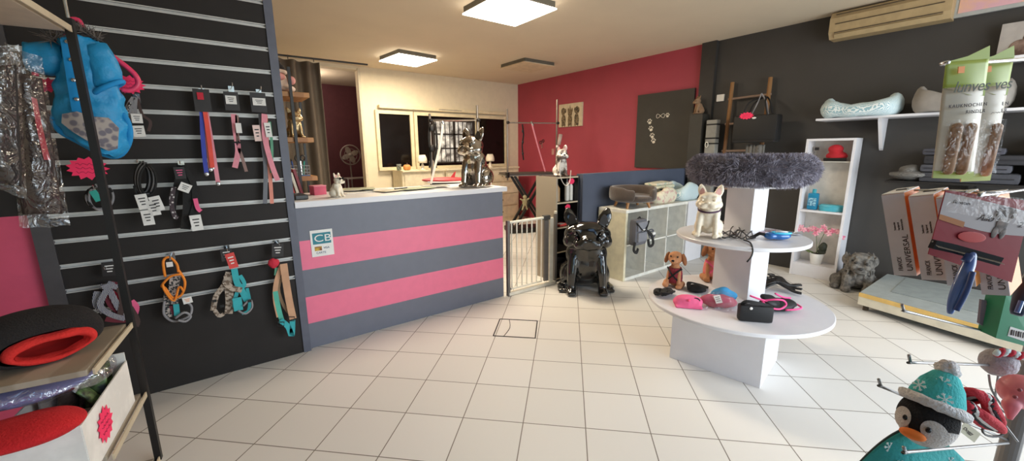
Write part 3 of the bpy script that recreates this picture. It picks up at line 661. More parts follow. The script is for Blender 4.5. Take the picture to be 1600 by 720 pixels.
# santa plush on top
t = thing('plush_toy', 'plush toy with black hat and pink face on the top pine shelf', 'plush toy', (.56, 4.0, 1.97), .2)
MB().ell((0, 0, .09), (.09, .075, .09)).ell((.07, -.05, .03), (.06, .05, .03)).ell((-.05, -.05, .03), (.05, .05, .03)).make('body', M('cream_plush', '#cdb7a6', rough=.95), t, remesh=.012, sm=3)
MB().ell((0, -.01, .19), (.075, .07, .05), (0, .15, 0)).ell((0, 0, .23), (.05, .05, .04)).make('hat', blk, t, smooth=True)
MB().tube([V((.075*math.cos(a), .07*math.sin(a), .165)) for a in (2*PI*k/18 for k in range(18))], .016, close=True).make('hat_trim', M('cream_plush'), t, smooth=True)
MB().ell((0, -.07, .12), (.05, .03, .03)).make('face', M('pink_plush', '#c98b84', rough=.95), t, smooth=True); MB().ell((.1, -.06, .1), (.03, .03, .035)).make('mitten', M('pink_plush'), t, smooth=True)
# gold owl figure
t = thing('gold_figurine', 'pale gold bulldog figurine on the middle pine shelf', 'figurine', (.66, 4.0, 1.6), .15, scale=.27)
bulldog(t, M('pale_gold', '#b59c74', rough=.3, metal=.7), wide=1.1, vox=.02)
t = thing('silver_figurine', 'tiny dark silver dog figurine left of the pale gold figurine', 'figurine', (.5, 4.0, 1.6), .5, scale=.17)
bulldog(t, M('dark_silver', '#6a675f', rough=.3, metal=.8), vox=.025)
t = thing('pen_basket', 'wire basket holding pens and black scissors on the lowest pine shelf', 'basket', (.66, 4.0, 1.27))
MB().box((0, 0, .004), (.15, .11, .008)).make('base', M('blue_plastic', '#4c6fa0', rough=.4), t)
b = MB()
for z in (.03, .06, .09):
    b.tube([(-.075, -.055, z), (.075, -.055, z), (.075, .055, z), (-.075, .055, z)], .003, close=True, seg=6)
for k in range(7): b.cyl((-.075+.025*k, -.055, 0), (-.075+.025*k, -.055, .09), .002, seg=6).cyl((-.075+.025*k, .055, 0), (-.075+.025*k, .055, .09), .002, seg=6)
b.make('wire', M('grey_wire', '#8a8a88', rough=.4), t)
for i, (cn, lb) in enumerate((('#3f66b0', 'blue pen standing in the wire basket'), ('#d8d4cc', 'white pen standing in the wire basket'), ('#2f9a8a', 'green pen standing in the wire basket'))):
    t = thing('pen', lb, 'pen', (.62+.035*i, 4.0, 1.28)); MB().cyl((0, 0, 0), (.015*(i-1), -.01, .12), .007).make('barrel', M('pen%d_plastic' % i, cn), t); MB().cyl((.015*(i-1), -.01, .12), (.017*(i-1), -.01, .14), .007, .003).make('cap', black, t)
t = thing('scissors', 'black handled scissors standing in the wire basket', 'scissors', (.67, 3.96, 1.28))
MB().box((0, 0, .06), (.012, .003, .12)).make('blade', steel, t)
for s in (-1, 1): MB().tube([V((s*.022+.018*math.cos(a), 0, .145+.024*math.sin(a))) for a in (2*PI*k/14 for k in range(14))], .006, close=True).make('handle', black, t, smooth=True)
bk = [('#7c2a2a', .2), ('#d8a23c', .19), ('#b83c34', .22), ('#e2d9c6', .18), ('#8a2f3a', .21)]
for i, (cn, hh) in enumerate(bk):
    t = thing('book', ['dark red', 'yellow', 'red', 'cream', 'wine red'][i]+' book leaning behind the counter under the lowest pine shelf', 'book', (.49+.03*i, 3.75, CT), .05, group='books behind the left end of the counter')
    tl = Matrix.Rotation(-.2, 4, 'Y'); b = MB(); b.m = tl; b.box((0, 0, hh/2+.005), (.02, .13, hh)); b.make('cover', M('book%d_cover' % i, cn), t)
    b = MB(); b.m = tl; b.box((0, .002, hh+.0065), (.016, .124, .004)); b.make('pages', paper, t)
t = thing('file_tray', 'white tray with cards standing on the lowest pine shelf', 'tray', (.53, 3.95, 1.27)); MB().box((0, 0, .02), (.09, .1, .04), bev=.004).make('tray', paper, t); MB().box((0, 0, .05), (.07, .004, .06)).make('card', M('teal_card'), t)
t = thing('support_board', 'tall wine red board leaning behind the pine shelves', 'board', (.5, 4.34, 0)); MB().box((.5, 4.34, .95), (.12, .02, 1.5)).make('board', M('wine_board', '#6a2630', rough=.6), t, world=True); MB().box((.5, 4.325, 1.72), (.13, .02, .03)).make('rail', blackm, t, world=True)

l = bpy.data.lights.new('back_room_lamp', 'POINT'); l.energy = 14; l.color = (1, .85, .7); l.shadow_soft_size = .15; o = bpy.data.objects.new('back_room_lamp', l); C.objects.link(o); o.location = (1.6, 8.3, 2.6)  # unseen fill light, added to brighten the black doorway
# curtain, rail
t = thing('curtain', 'grey brown floor-length curtain gathered left of the dark doorway', 'curtain', (1.1, 6, 0))
def cf(u, v): return (-.3+1.66*u, 6+.05*math.sin(u*60)*(1-.3*v)+.02*math.sin(u*23+v*3), 2.62*(1-v)+.01)
MB().sheet(cf, 120, 12).make('cloth', M('taupe_curtain', '#6a5e50', rough=.9, vary=.1, scale=2), t, world=True, smooth=True, solid=.004)
b = MB().cyl((-.4, 6, 2.66), (2.0, 6, 2.68), .012); b.make('rail', blackm, t, world=True)
for k in range(6): MB().tube([V((-.2+.3*k, 6+.02*math.cos(a), 2.66+.025*math.sin(a))) for a in (2*PI*j/10 for j in range(10))], .003, close=True, seg=5).make('ring', blackm, t, world=True)
t = thing('pedestal_fan', 'pale round pedestal fan standing in the dark plum back room', 'fan', (2.3, 8.45, 0))
p = V((2.33, 8.4, 1.42))
MB().tube([p+V((.19*math.cos(a), 0, .19*math.sin(a))) for a in (2*PI*k/24 for k in range(24))], .012, close=True).tube([p+V((.12*math.cos(a), -.02, .12*math.sin(a))) for a in (2*PI*k/20 for k in range(20))], .005, close=True).make('guard', M('grey_fan', '#8d8480', rough=.5), t, world=True, smooth=True)
b = MB()
for k in range(4): a = k*PI/2+.4; b.ell(p+V((.09*math.cos(a), .01, .09*math.sin(a))), (.085, .008, .05), (0, -a, 0))
b.ell(p, .04); b.make('blades', M('pale_fan', '#a39a94', rough=.5), t, world=True, smooth=True)
MB().cyl((2.33, 8.45, .02), (2.33, 8.45, 1.35), .015).make('pole', M('grey_fan'), t, world=True); MB().cyl((2.33, 8.45, 0), (2.33, 8.45, .03), .2, seg=24).make('base', M('grey_fan'), t, world=True)
t = thing('side_table', 'thin pale framed table beside the fan in the plum back room', 'table', (2.2, 8.0, 0))
MB().box((2.35, 8.1, .98), (.5, .3, .02)).make('tabletop', M('grey_fan'), t, world=True)
for x in (2.13, 2.57):
    for y in (7.98, 8.22): MB().box((x, y, .48), (.02, .02, .98)).make('leg', M('grey_fan'), t, world=True)

# ------------------------------------------------------------------ back wall: window band, cabinet, lamps
sill = M('cream_window_frame', '#d9cba8', rough=.6)
def win(n, x0, x1, z0, z1, grille=None):
    r = bpy.data.objects.new('window_%d' % n, None); C.objects.link(r); r.location = ((x0+x1)/2, YB, z0); r['kind'] = 'structure'
    y = YB-.02
    b = MB().box(((x0+x1)/2, y, z1+.03), (x1-x0+.12, .06, .06)).box(((x0+x1)/2, y-.01, z0-.03), (x1-x0+.12, .08, .06)).box((x0-.03, y, (z0+z1)/2), (.06, .06, z1-z0)).box((x1+.03, y, (z0+z1)/2), (.06, .06, z1-z0))
    b.make('window_frame', sill, r, world=True)
    MB().box(((x0+x1)/2, YB-.012, (z0+z1)/2), (x1-x0, .01, z1-z0)).make('window_glass', M('dark_window_glass', '#120d0b', rough=.12, spec=.3), r, world=True)
    if grille:
        g0, g1 = grille
        MB().box(((g0+g1)/2, YB-.022, (z0+z1)/2-.02), (g1-g0, .01, z1-z0-.14)).make('lit_yard', M('lit_yard', '#4f4a46', kind='noise', scale=7, col2='#cfcdc6', lo=.4, hi=.62, emis=.3, rough=.5), r, world=True)  # emissive patch stands in for the shop front reflected in the black glass
        b = MB()
        for k in range(3): b.box((lerp(g0, g1, k/2), YB-.035, (z0+z1)/2), (.05, .02, z1-z0-.1))
        for k in range(9): b.box((lerp(g0, g1, (k+.5)/9), YB-.033, (z0+z1)/2), (.012, .01, z1-z0-.12))
        for k in range(4): b.box(((g0+g1)/2, YB-.035, lerp(z0+.06, z1-.06, k/3)), (g1-g0, .02, .028))
        b.make('window_grille', M('dark_grille', '#2a241e', rough=.5), r, world=True)  # bars modelled as part of the painted reflection
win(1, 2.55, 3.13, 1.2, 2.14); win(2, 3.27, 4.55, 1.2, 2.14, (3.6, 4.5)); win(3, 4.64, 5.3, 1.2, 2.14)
t = thing('roller_blind_box', 'cream roller blind housing above the middle window', 'blind', (3.9, 7.24, 2.28)); MB().box((3.95, 7.24, 2.26), (2.8, .08, .06), bev=.01).make('housing', sill, t, world=True)
MB().box((3.95, 7.2, 2.262), (.5, .01, .012)).make('slot', M('grey_print'), t, world=True)
cabw = M('cream_cabinet_paint', '#ddd0b0', rough=.5)
for i, (x0, x1) in enumerate(((2.72, 3.55), (3.57, 4.4), (4.42, 5.3))):
    t = thing('cabinet', ['cream drawer cabinet under the left window', 'cream drawer cabinet in the middle under the windows', 'cream drawer cabinet under the right window by the raspberry wall'][i], 'cabinet', ((x0+x1)/2, 7.0, 0), group='cream cabinets under the windows')
    MB().box(((x0+x1)/2, 7.0, .56), (x1-x0, .44, 1.12)).make('body', cabw, t, world=True); MB().box(((x0+x1)/2, 6.985, 1.135), (x1-x0, .49, .03), bev=.005).make('top', cabw, t, world=True)
    for k in range(4):
        z = .97-.25*k; d = MB().box(((x0+x1)/2, 6.772, z), (x1-x0-.08, .02, .22), bev=.004).make('drawer', M('cream_drawer', '#e2d6b8', rough=.5), t, world=True)
        MB().ell(((x0+x1)/2, 6.75, z), .015).make('knob', M('brass_knob', '#8f7a50', rough=.3, metal=.8), d, world=False).matrix_basis = wm(d).inverted()
lampw = M('white_lampshade', '#e6ddc8', rough=.7)
def lamp(label, p, h=.27):
    t = thing('table_lamp', label, 'lamp', p, group=None)
    MB().lathe([(.0, 0), (.055, 0), (.055, .012), (.02, .03), (.03, .07), (.018, .1), (.01, .13)], seg=20).make('base', cer, t, smooth=True)
    MB().lathe([(.085, .12), (.088, .16), (.08, .21), (.055, .265), (.052, .262), (.076, .208), (.083, .16), (.081, .12)], seg=24).make('lamp_shade', lampw, t, smooth=True)
lamp('white table lamp on the cabinet between the left and middle windows', (3.17, 6.9, 1.15)); lamp('white table lamp on the cabinet before the right black window', (4.66, 6.9, 1.15))
t = thing('bottle', 'slim white figurine bottle beside the left table lamp', 'bottle', (3.36, 6.92, 1.15)); MB().lathe([(0, 0), (.04, 0), (.042, .14), (.02, .2), (.025, .24), (.0, .3)], seg=18).make('body', cer, t, smooth=True); MB().cyl((0, 0, .295), (0, 0, .32), .012).make('cap', cer, t)
t = thing('pumpkin_ornament', 'small orange pumpkin ornament on the left cabinet', 'ornament', (2.86, 6.88, 1.15)); b = MB()
for k in range(8): a = k*PI/4; b.ell((.03*math.cos(a), .03*math.sin(a), .05), (.04, .04, .05))
b.make('body', M('pale_orange', '#c98a4c', rough=.6), t, smooth=True); MB().cyl((0, 0, .09), (.01, 0, .13), .008).make('stem', M('brown_strap'), t)
t = thing('glass_jar', 'small clear glass jar left of the pumpkin ornament', 'jar', (2.72, 6.9, 1.15)); MB().lathe([(0, 0), (.04, 0), (.045, .08), (.04, .1), (.037, .1), (.04, .08), (.036, .006), (0, .006)], seg=20).make('body', plastic('jar_glass', tint='#c8d4cc', amount=.3), t, smooth=True); MB().cyl((0, 0, .1), (0, 0, .11), .042).make('rim', M('jar_rim', '#9aa29a'), t)

# ------------------------------------------------------------------ safety gate beside the counter
t = thing('safety_gate', 'white barred safety gate with grey posts between counter and black shelf unit', 'gate', (2.66, 3.17, 0))
gw = M('white_gate_metal', '#e8e2d2', rough=.35); gg = M('grey_gate_plastic', '#6f6a66', rough=.5)
yg = 3.17; X0, X1 = 2.34, 2.99
def gx(f): return X0+(X1-X0)*f
MB().box((gx(.0), yg, .395), (.03, .035, .79), bev=.003).make('post', gg, t, world=True)
MB().box((gx(1), yg, .395), (.03, .035, .79), bev=.003).make('post', gg, t, world=True)
MB().box((gx(.5), yg, .02), (X1-X0, .04, .035), bev=.004).make('bottom_rail', gw, t, world=True)
MB().cyl((gx(.03), yg, .77), (gx(.72), yg, .77), .014).make('top_rail', gw, t, world=True); MB().cyl((gx(.05), yg, .07), (gx(.7), yg, .07), .012).make('lower_rail', gw, t, world=True)
for k in range(7): MB().cyl((gx(.07+.103*k), yg, .07), (gx(.07+.103*k), yg, .77), .0075).make('bar', gw, t, world=True)
MB().box((gx(.79), yg, .4), (.055, .03, .68), bev=.004).make('lock_post', gg, t, world=True)
MB().box((gx(.79), yg, .77), (.09, .045, .05), bev=.008).make('latch', M('dark_gate_plastic', '#4a4744', rough=.5), t, world=True)
MB().box((gx(.905), yg, .4), (.05, .025, .72), bev=.004).make('side_panel', gw, t, world=True)
MB().cyl((gx(1), yg, .8), (gx(1), yg, .825), .018).make('wall_cup', gw, t, world=True)

# ------------------------------------------------------------------ black shelf unit with bottles
t = thing('shelf_unit', 'narrow open black shelf unit with a pale wood side next to the gate', 'shelf', (3.2, 3.4, 0))
MB().box((3.035, 3.37, .595), (.02, .34, 1.19)).make('side_panel', wood, t, world=True, label='pale wood side panel')
MB().box((3.37, 3.37, .595), (.02, .34, 1.19)).make('side_panel', blackm, t, world=True)
MB().box((3.2, 3.53, .59), (.32, .015, 1.18)).make('back_panel', blackm, t, world=True)
for z in (.03, .34, .62, .9, 1.18): s_ = MB().box((3.2, 3.36, z), (.32, .32, .016)).make('shelf', M('dark_shelf_board', '#3b322b', rough=.5), t, world=True); MB().box((3.2, 3.198, z), (.32, .004, .016)).make('shelf_edge', M('pale_edge'), s_).matrix_basis = wm(s_).inverted()
def bottle(name, label, p, r, h, mt, capm, group=None):
    t = thing(name, label, 'bottle', p, group=group)
    MB().lathe([(0, 0), (r, .003), (r, h*.68), (r*.5, h*.8), (r*.4, h*.86), (0, h*.86)], seg=18).make('body', mt, t, smooth='auto'); MB().cyl((0, 0, h*.84), (0, 0, h), r*.42, r*.35).make('cap', capm, t)
    return t
bottle('shampoo_bottle', 'beige shampoo bottle on the top shelf of the black unit', (3.11, 3.28, .908), .035, .22, M('beige_bottle', '#b08d62', rough=.4), black)
bottle('shampoo_bottle', 'amber brown bottle behind the beige one in the black unit', (3.17, 3.4, .908), .03, .23, M('amber_bottle', '#5a3b20', rough=.3), black)
GB = 'white spray bottles in the black shelf unit'
bottle('spray_bottle', 'white spray bottle, left of the two in the black shelf unit', (3.255, 3.27, .908), .027, .25, M('white_bottle', '#e2ddd2', rough=.35), M('grey_gate_plastic'), GB)
bottle('spray_bottle', 'white spray bottle at the right side of the black shelf unit', (3.325, 3.28, .908), .027, .24, M('white_bottle'), M('grey_gate_plastic'), GB)
t = thing('brush_packet', 'flat red and white packet on the second shelf of the black unit', 'packet', (3.18, 3.28, .628), .2)
MB().box((0, 0, .012), (.16, .09, .024), bev=.004).make('pack', M('red_card'), t); MB().box((-.02, -.01, .025), (.09, .06, .002)).make('label_panel', paper, t)
t = thing('dark_basket', 'low black basket on the bottom shelf of the black unit', 'basket', (3.2, 3.34, .038)); MB().lathe([(0, 0), (.11, 0), (.13, .15), (.12, .15), (.1, .01), (0, .01)], seg=24).make('body', M('dark_weave', '#2c2825', rough=.8, bump=.4), t); MB().tube([V((.13*math.cos(a), .13*math.sin(a), .155)) for a in (2*PI*k/24 for k in range(24))], .008, close=True).make('rim', M('dark_weave'), t)

# ------------------------------------------------------------------ low partition, board, picture, wall details
struct('wall_partition', MB().box(((3.39+XR)/2, 3.2, .605), (XR-3.39, .1, 1.21)), bluegrey)
t = thing('wall_board', 'large dark grey board with white paw prints on the raspberry wall', 'board', (XR, 3.66, 1.2))
MB().box((XR-.02, 3.655, 1.76), (.03, .95, 1.14)).make('panel', M('board_paint', '#35332e', rough=.6, vary=.08, scale=3), t, world=True)
wp = M('white_decal', '#d8d3c6', rough=.6)
def onX(x, y, c=XR-.037): return GX(x, y, c)
FR = lambda p: frame(p, (0, -1, 0), (0, 0, 1))
def paw(x, y, s, rot=0):
    b = MB(); b.m = FR(onX(x, y)) @ Matrix.Rotation(rot, 4, 'Z')
    b.ell((0, -.012*s, 0), (.018*s, .014*s, .001))
    for k, (dx, dy) in enumerate(((-.022, .006), (-.009, .02), (.009, .02), (.022, .006))): b.ell((dx*s, dy*s, 0), (.0065*s, .009*s, .001))
    return b.make('paw_print', wp, t, world=True)
for x, y in ((1015, 190), (1017, 201), (1019, 212), (1021, 220)): paw(x, y, 1.5, .2)
b = MB(); b.m = FR(onX(1032, 181))
b.tube([V((.07*math.sin(a), .03*math.sin(2*a), 0))*1.0 for a in (2*PI*k/40 for k in range(40))], .0035, close=True, seg=6); b.make('infinity_sign', wp, t, world=True); paw(1043, 180, 1.2)
t = thing('dark_cupboard', 'dark grey cupboard block with white ring handle right of the paw board', 'cupboard', (5.6, 3.03, 0))
MB().box((5.55, 3.02, 1.58), (.17, .18, .74)).make('body', M('board_paint'), t, world=True)
MB().box((5.55, 3.02, .6), (.12, .14, 1.2)).make('base', M('board_paint'), t, world=True)
MB().tube([GX(1104, 226, 5.45)+V((0, .02*math.cos(a), .035*math.sin(a))) for a in (2*PI*k/14 for k in range(14))], .005, close=True).make('ring_handle', wp, t, world=True)
p = V((5.54, 3.03, 1.955))
t = thing('dog_figurine', 'tan seated dog figurine on the dark cupboard by the column', 'figurine', p, face(p)-1.0, scale=.26)
bulldog(t, M('tan_plush', '#8b6f55', rough=.8), wide=.7, vox=.022)
t = thing('thermostat', 'small white wall switch box left of the wooden ladder', 'switch', GX(1126, 153, XR))
fm = FR(GX(1126, 153, XR-.012)); b = MB(); b.m = fm; b.box((0, 0, 0), (.1, .09, .024), bev=.004); b.make('body', paper, t, world=True); b = MB(); b.m = fm; b.box((0, 0, -.014), (.05, .05, .006)); b.make('rocker', M('pale_edge'), t, world=True)
t = thing('standing_panel', 'pale grey upright carrier with black straps left of the ladder', 'carrier', (5.5, 2.78, 0))
MB().box((5.52, 2.8, .93), (.1, .14, 1.86), bev=.01).make('body', M('grey_canvas', '#8d8b84', rough=.8), t, world=True)
for z in (1.55, 1.62, 1.8): MB().box((5.52, 2.8, z), (.108, .148, .018)).make('strap', blackf, t, world=True)
t = thing('wall_picture', 'canvas print of three dark dogs on the raspberry wall', 'picture', GX(890, 180, XR))
pa, pb = GX(873, 199, XR-.03), GX(910, 159, XR-.03); y0, y1, z0, z1 = pb.y, pa.y, pa.z, pb.z
MB().box((XR-.016, (y0+y1)/2, (z0+z1)/2), (.03, y1-y0, z1-z0)).make('canvas', M('canvas_ground', '#d2c2a4', rough=.8), t, world=True)
cxs = [(.22, 'standing_dog'), (.5, 'seated_dog'), (.78, 'seated_dog')]
for i, (u, nm) in enumerate(cxs):
    b = MB(); b.m = FR(V((XR-.033, lerp(y1, y0, u), z0)));  H_ = z1-z0
    b.ell((0, H_*.3, 0), (.06, H_*.26, .002)).ell((.01*(i-1), H_*(.68 if i != 1 else .58), 0), (.055, H_*.17, .002)).ell((-.045, H_*.7, 0), (.02, H_*.12, .002)).ell((.05, H_*.7, 0), (.02, H_*.1, .002))
    if i == 1: b.prism([(-.02, H_*.7), (.02, H_*.7), (.0, H_*.95)], .002, Matrix.Identity(4))
    for s in (-1, 1): b.ell((s*.035, H_*.1, 0), (.02, H_*.1, .002))
    b.make('painted_dog', M('dog_ink%d' % i, ['#4e4234', '#5c4a35', '#42372c'][i], kind='noise', scale=25, col2='#8a7658', rough=.8), t, world=True)

# ------------------------------------------------------------------ grooming tables
postm = M('grey_chrome_pole', '#8c8175', rough=.3, metal=.7)
def gtable(label, a, b_, dy, zt, topz, bars):
    t = thing('grooming_table', label, 'grooming table', ((a.x+b_.x)/2, (a.y+b_.y)/2, 0))
    d = (b_-a); L_ = d.length; rz = math.atan2(d.y, d.x); c = (a+b_)/2; c.z = 0; n = V((-math.sin(rz), math.cos(rz), 0))
    MB().box((c+n*dy*.5)+V((0, 0, zt-.02)), (L_+.06, dy, .035), rz, bev=.005).make('tabletop', M('dark_rubber_top', '#4a4038', rough=.6), t, world=True)
    MB().box((c+n*dy*.5)+V((0, 0, zt-.043)), (L_+.08, dy+.02, .014), rz).make('top_frame', postm, t, world=True)
    for s, q in ((-1, a), (1, b_)): MB().cyl((q.x, q.y, zt-.12), (q.x, q.y, topz[0 if s < 0 else 1]), .016).make('pole', postm, t, world=True); MB().box((q.x, q.y, zt-.03), (.05, .06, .09)).make('clamp', blackm, t, world=True)
    zb = bars; MB().cyl((a.x, a.y, zb), (b_.x, b_.y, zb), .011).make('cross_bar', steel, t, world=True)
    for q in (a, b_): MB().ell((q.x, q.y-.03, zb), (.03, .025, .025)).make('clamp_knob', blackm, t, world=True)
    # scissor lift and base
    cc = c+n*dy*.5
    for off in (-.13, .13):
        for s in (-1, 1):
            ex = V((math.cos(rz), math.sin(rz), 0))
            MB().tube([cc+n*off+ex*(s*L_*.32)+V((0, 0, .1)), cc+n*off-ex*(s*L_*.32)+V((0, 0, zt-.06))], .02, w=.05, up=(0, 0, 1)).make('scissor_arm', blackm, t, world=True)
    MB().box(cc+V((0, 0, .05)), (L_*.9, dy*.8, .08), rz, bev=.01).make('base', blackm, t, world=True)
    return t
def strapY(t, name, pts, Y, mat, r=.004, w=.025, world=True):
    return MB().tube(smoothpts([GY(x, y, Y) for x, y in pts], 3), r, w=w, up=(0, 1, 0)).make(name, mat, t, world=True)
A, B = GY(793, 272, 5.65), GY(869, 268, 5.32)
ztop = (A.z+B.z)/2
gt2 = gtable('grooming table with two tall poles and cross bar before the raspberry wall', V((A.x, A.y, 0)), V((B.x, B.y, 0)), .5, ztop, (GY(792, 170, 5.65).z, GY(866, 155, 5.32).z), GY(830, 192, 5.5).z)
t = thing('grooming_noose', 'pale pink grooming strap slanting from the cross bar to the table', 'strap', GY(832, 193, 5.4)); strapY(t, 'strap', [(831, 193), (838, 220), (846, 248), (852, 268)], 5.4, pinkf)
MB().cyl(GY(830, 190, 5.4), GY(833, 196, 5.4), .02).make('ring', steel, t, world=True)
t = thing('grooming_noose', 'dark chain strap hanging left of the pale pink grooming strap', 'strap', GY(816, 195, 5.5)); strapY(t, 'strap', [(816, 194), (818, 210), (816, 228), (818, 250)], 5.5, blackf)
for y in (205, 222, 240): MB().ell(GY(817, y, 5.47), (.022, .01, .03)).make('clip', blackm, t, world=True)
t = thing('hand_shower', 'pale grey clipper hanging on the right pole of the grooming table', 'clipper', GY(874, 218, 5.2))
MB().tube([GY(876, 210, 5.2), GY(873, 226, 5.2)], [.035, .03], seg=10).make('body', M('pale_clipper', '#b9a79c', rough=.5), t, world=True, smooth=True); MB().tube(smoothpts([GY(873, 226, 5.2), GY(869, 245, 5.25), GY(871, 268, 5.25)]), .006).make('cord', M('pale_clipper'), t, world=True)
t = thing('scissors', 'pair of dark scissors hanging on the raspberry wall', 'scissors', GX(846, 224, XR))
b = MB(); b.m = FR(GX(846, 224, XR-.01)); b.tube([(-.03+.03*math.cos(a), .02+.03*math.sin(a), 0) for a in (2*PI*k/12 for k in range(12))], .006, close=True).tube([(.05+.03*math.cos(a), .05+.03*math.sin(a), 0) for a in (2*PI*k/12 for k in range(12))], .006, close=True); b.make('handle', blackm, t, world=True)
b = MB(); b.m = FR(GX(846, 224, XR-.01)); b.tube([(-.02, -.0, 0), (.05, -.09, 0)], .004).tube([(.04, .03, 0), (.0, -.1, 0)], .004); b.make('blade', steel, t, world=True)
t = thing('wall_socket', 'pale double socket left of the grooming clipper on the raspberry wall', 'socket', GX(864, 237, XR)); b = MB(); b.m = FR(GX(864, 237, XR-.006)); b.box((0, 0, 0), (.07, .12, .012), bev=.003); b.make('plate', M('pinkish_plate', '#b98a80', rough=.6), t, world=True)
b = MB(); b.m = FR(GX(864, 237, XR-.006)); b.cyl((0, .03, -.008), (0, .03, -.004), .018).cyl((0, -.03, -.008), (0, -.03, -.004), .018); b.make('outlet', M('pale_edge'), t, world=True)
A, B = GY(676, 283, 5.0), GY(748, 283, 4.6)
gt1 = gtable('grooming table with two poles standing behind the counter and chrome dog', V((A.x, A.y, 0)), V((B.x, B.y, 0)), .5, 1.06, (GY(675, 178, 5.0).z, GY(748, 165, 4.6).z), GY(710, 188, 4.8).z)
t = thing('grooming_noose', 'white grooming strap slanting down behind the chrome dog', 'strap', GY(692, 192, 4.75)); strapY(t, 'strap', [(692, 192), (688, 225), (680, 258), (673, 287)], 4.75, M('white_strap', '#e4dcd0', rough=.6), w=.03)
MB().cyl(GY(691, 189, 4.75), GY(693, 194, 4.75), .018).make('ring', steel, t, world=True)
t = thing('grooming_noose', 'dark straps bunched on the left pole behind the counter', 'strap', GY(677, 195, 4.95)); strapY(t, 'strap', [(672, 193), (670, 215), (673, 245), (671, 262)], 4.93, blackf); strapY(t, 'strap', [(680, 193), (683, 225), (679, 250), (682, 262)], 4.93, blackf)
for y in (200, 232): MB().ell(GY(676, y, 4.9), (.04, .015, .05)).make('clip', blackm, t, world=True)
p = (GY(683, 284, 5.0)+V((0, 0, 0))); p = V((lerp(gt1.location.x, p.x, .35), 4.98, 1.062))
t = thing('red_mat', 'red mat with a raised tab on the grooming table behind the counter', 'mat', p, -.5)
b = MB(); b.ell((0, 0, .03), (.32, .2, .035), seg=32, rings=12); b.make('cushion', M('red_vinyl', '#c43a40', rough=.5), t, smooth=True); MB().box((.02, -.02, .01), (.5, .34, .02), bev=.005).make('base', paper, t)
MB().prism([(-.03, 0), (.03, 0), (.05, .09), (.02, .07)], .02, frame((.1, 0, .055), (1, 0, 0), (0, 0, 1))).make('tab', M('red_vinyl'), t)
t = thing('plush_toy', 'pale rag toy hanging behind the bars of the safety gate', 'plush toy', GY(820, 318, 5.3))
p = GY(820, 316, 5.2); b = MB().ell(p, (.05, .03, .06)).ell(p+V((0, 0, .09)), .035)
for s in (-1, 1): b.caps(p+V((s*.03, 0, .03)), p+V((s*.09, 0, .06)), .015).caps(p+V((s*.02, 0, -.04)), p+V((s*.05, 0, -.12)), .016)
b.make('body', M('sage_plush', '#a09878', rough=.95), t, world=True, remesh=.01, sm=2); MB().cyl(p+V((0, .0, .12)), p+V((0, 0, .3)), .004).make('cord', blackf, t, world=True)

# ------------------------------------------------------------------ cube shelving with pet beds
CX0, CX1, CYf, CYb, CH = 3.64, 5.32, 2.73, 3.12, .82
t = thing('cube_shelf', 'white cube shelving unit, two rows of open boxes beside the black statue', 'shelf', ((CX0+CX1)/2, 2.93, 0))
cream = M('white_cube_laminate', '#e4e1d6', rough=.4)
T4 = .035; xs = [CX0, 4.06, 4.48, 4.9, CX1]
MB().box(((CX0+CX1)/2, 2.925, CH-T4/2), (CX1-CX0, .39, T4), bev=.002).make('top_panel', cream, t, world=True)
MB().box(((CX0+CX1)/2, 2.925, T4/2), (CX1-CX0, .39, T4)).make('bottom_panel', cream, t, world=True)
MB().box((CX0+T4/2-.0015, 2.925, (CH-T4)/2), (T4, .392, CH-T4-.001)).make('side_panel', M('cream_cube_side', '#ddd5b8', rough=.4), t, world=True); MB().box((CX1-T4/2, 2.925, CH/2), (T4, .389, CH-.002)).make('side_panel', cream, t, world=True)
MB().box(((CX0+CX1)/2, 2.925, CH/2), (CX1-CX0-.07, .37, .016)).make('middle_shelf', cream, t, world=True)
for x in xs[1:4]: MB().box((x, 2.925, CH/2), (.016, .37, CH-.07)).make('divider', cream, t, world=True)
MB().box(((CX0+CX1)/2, CYb-.01, CH/2), (CX1-CX0-.06, .006, CH-.05)).make('back_panel', M('grey_back_panel', '#b9babf', rough=.6), t, world=True)
MB().box(((xs[3]+CX1)/2, CYf-.004, CH/2), (CX1-xs[3]-.01, .016, CH-.01)).make('door', white, t, world=True)
# backpack hanging in the first box
t = thing('dog_backpack', 'grey and black dog backpack in the upper left cube', 'backpack', (3.88, 2.7, .55)); gp = M('grey_ripstop', '#5c5c62', rough=.8, bump=.2)
p = GY(997, 362, 2.66)
MB().box(p, (.22, .1, .3), bev=.04).make('body', gp, t, world=True, smooth='auto')
MB().box(p+V((0, -.05, -.05)), (.16, .04, .11), bev=.015).make('pocket', M('light_grey_ripstop', '#7d7d83', rough=.8), t, world=True)
MB().tube(smoothpts([p+V(q) for q in ((-.11, -.055, .12), (0, -.08, .02), (.11, -.055, .12))]), .004, w=.02, up=(0, 0, 1)).make('strap', blackf, t, world=True)
MB().tube(smoothpts([p+V(q) for q in ((.12, -.03, .0), (.2, -.04, -.06), (.23, -.05, -.16), (.16, -.05, -.18), (.14, -.04, -.1))]), .006, w=.03, up=(0, 1, 0)).make('strap', blackf, t, world=True)
MB().tube(smoothpts([p+V(q) for q in ((-.1, -.04, -.1), (-.13, -.05, -.18), (-.08, -.05, -.22), (-.04, -.04, -.18))]), .006, w=.03, up=(0, 1, 0)).make('strap', blackf, t, world=True)
MB().box(p+V((0, -.055, .07)), (.17, .02, .1), bev=.01).make('upper_pocket', M('light_grey_ripstop'), t, world=True); MB().tube(smoothpts([p+V(q) for q in ((-.03, 0, .145), (0, -.01, .17), (.03, 0, .145))]), .007).make('handle', blackf, t, world=True); MB().box(p+V((0, -.075, .03)), (.05, .006, .02)).make('badge', tagw, t, world=True)
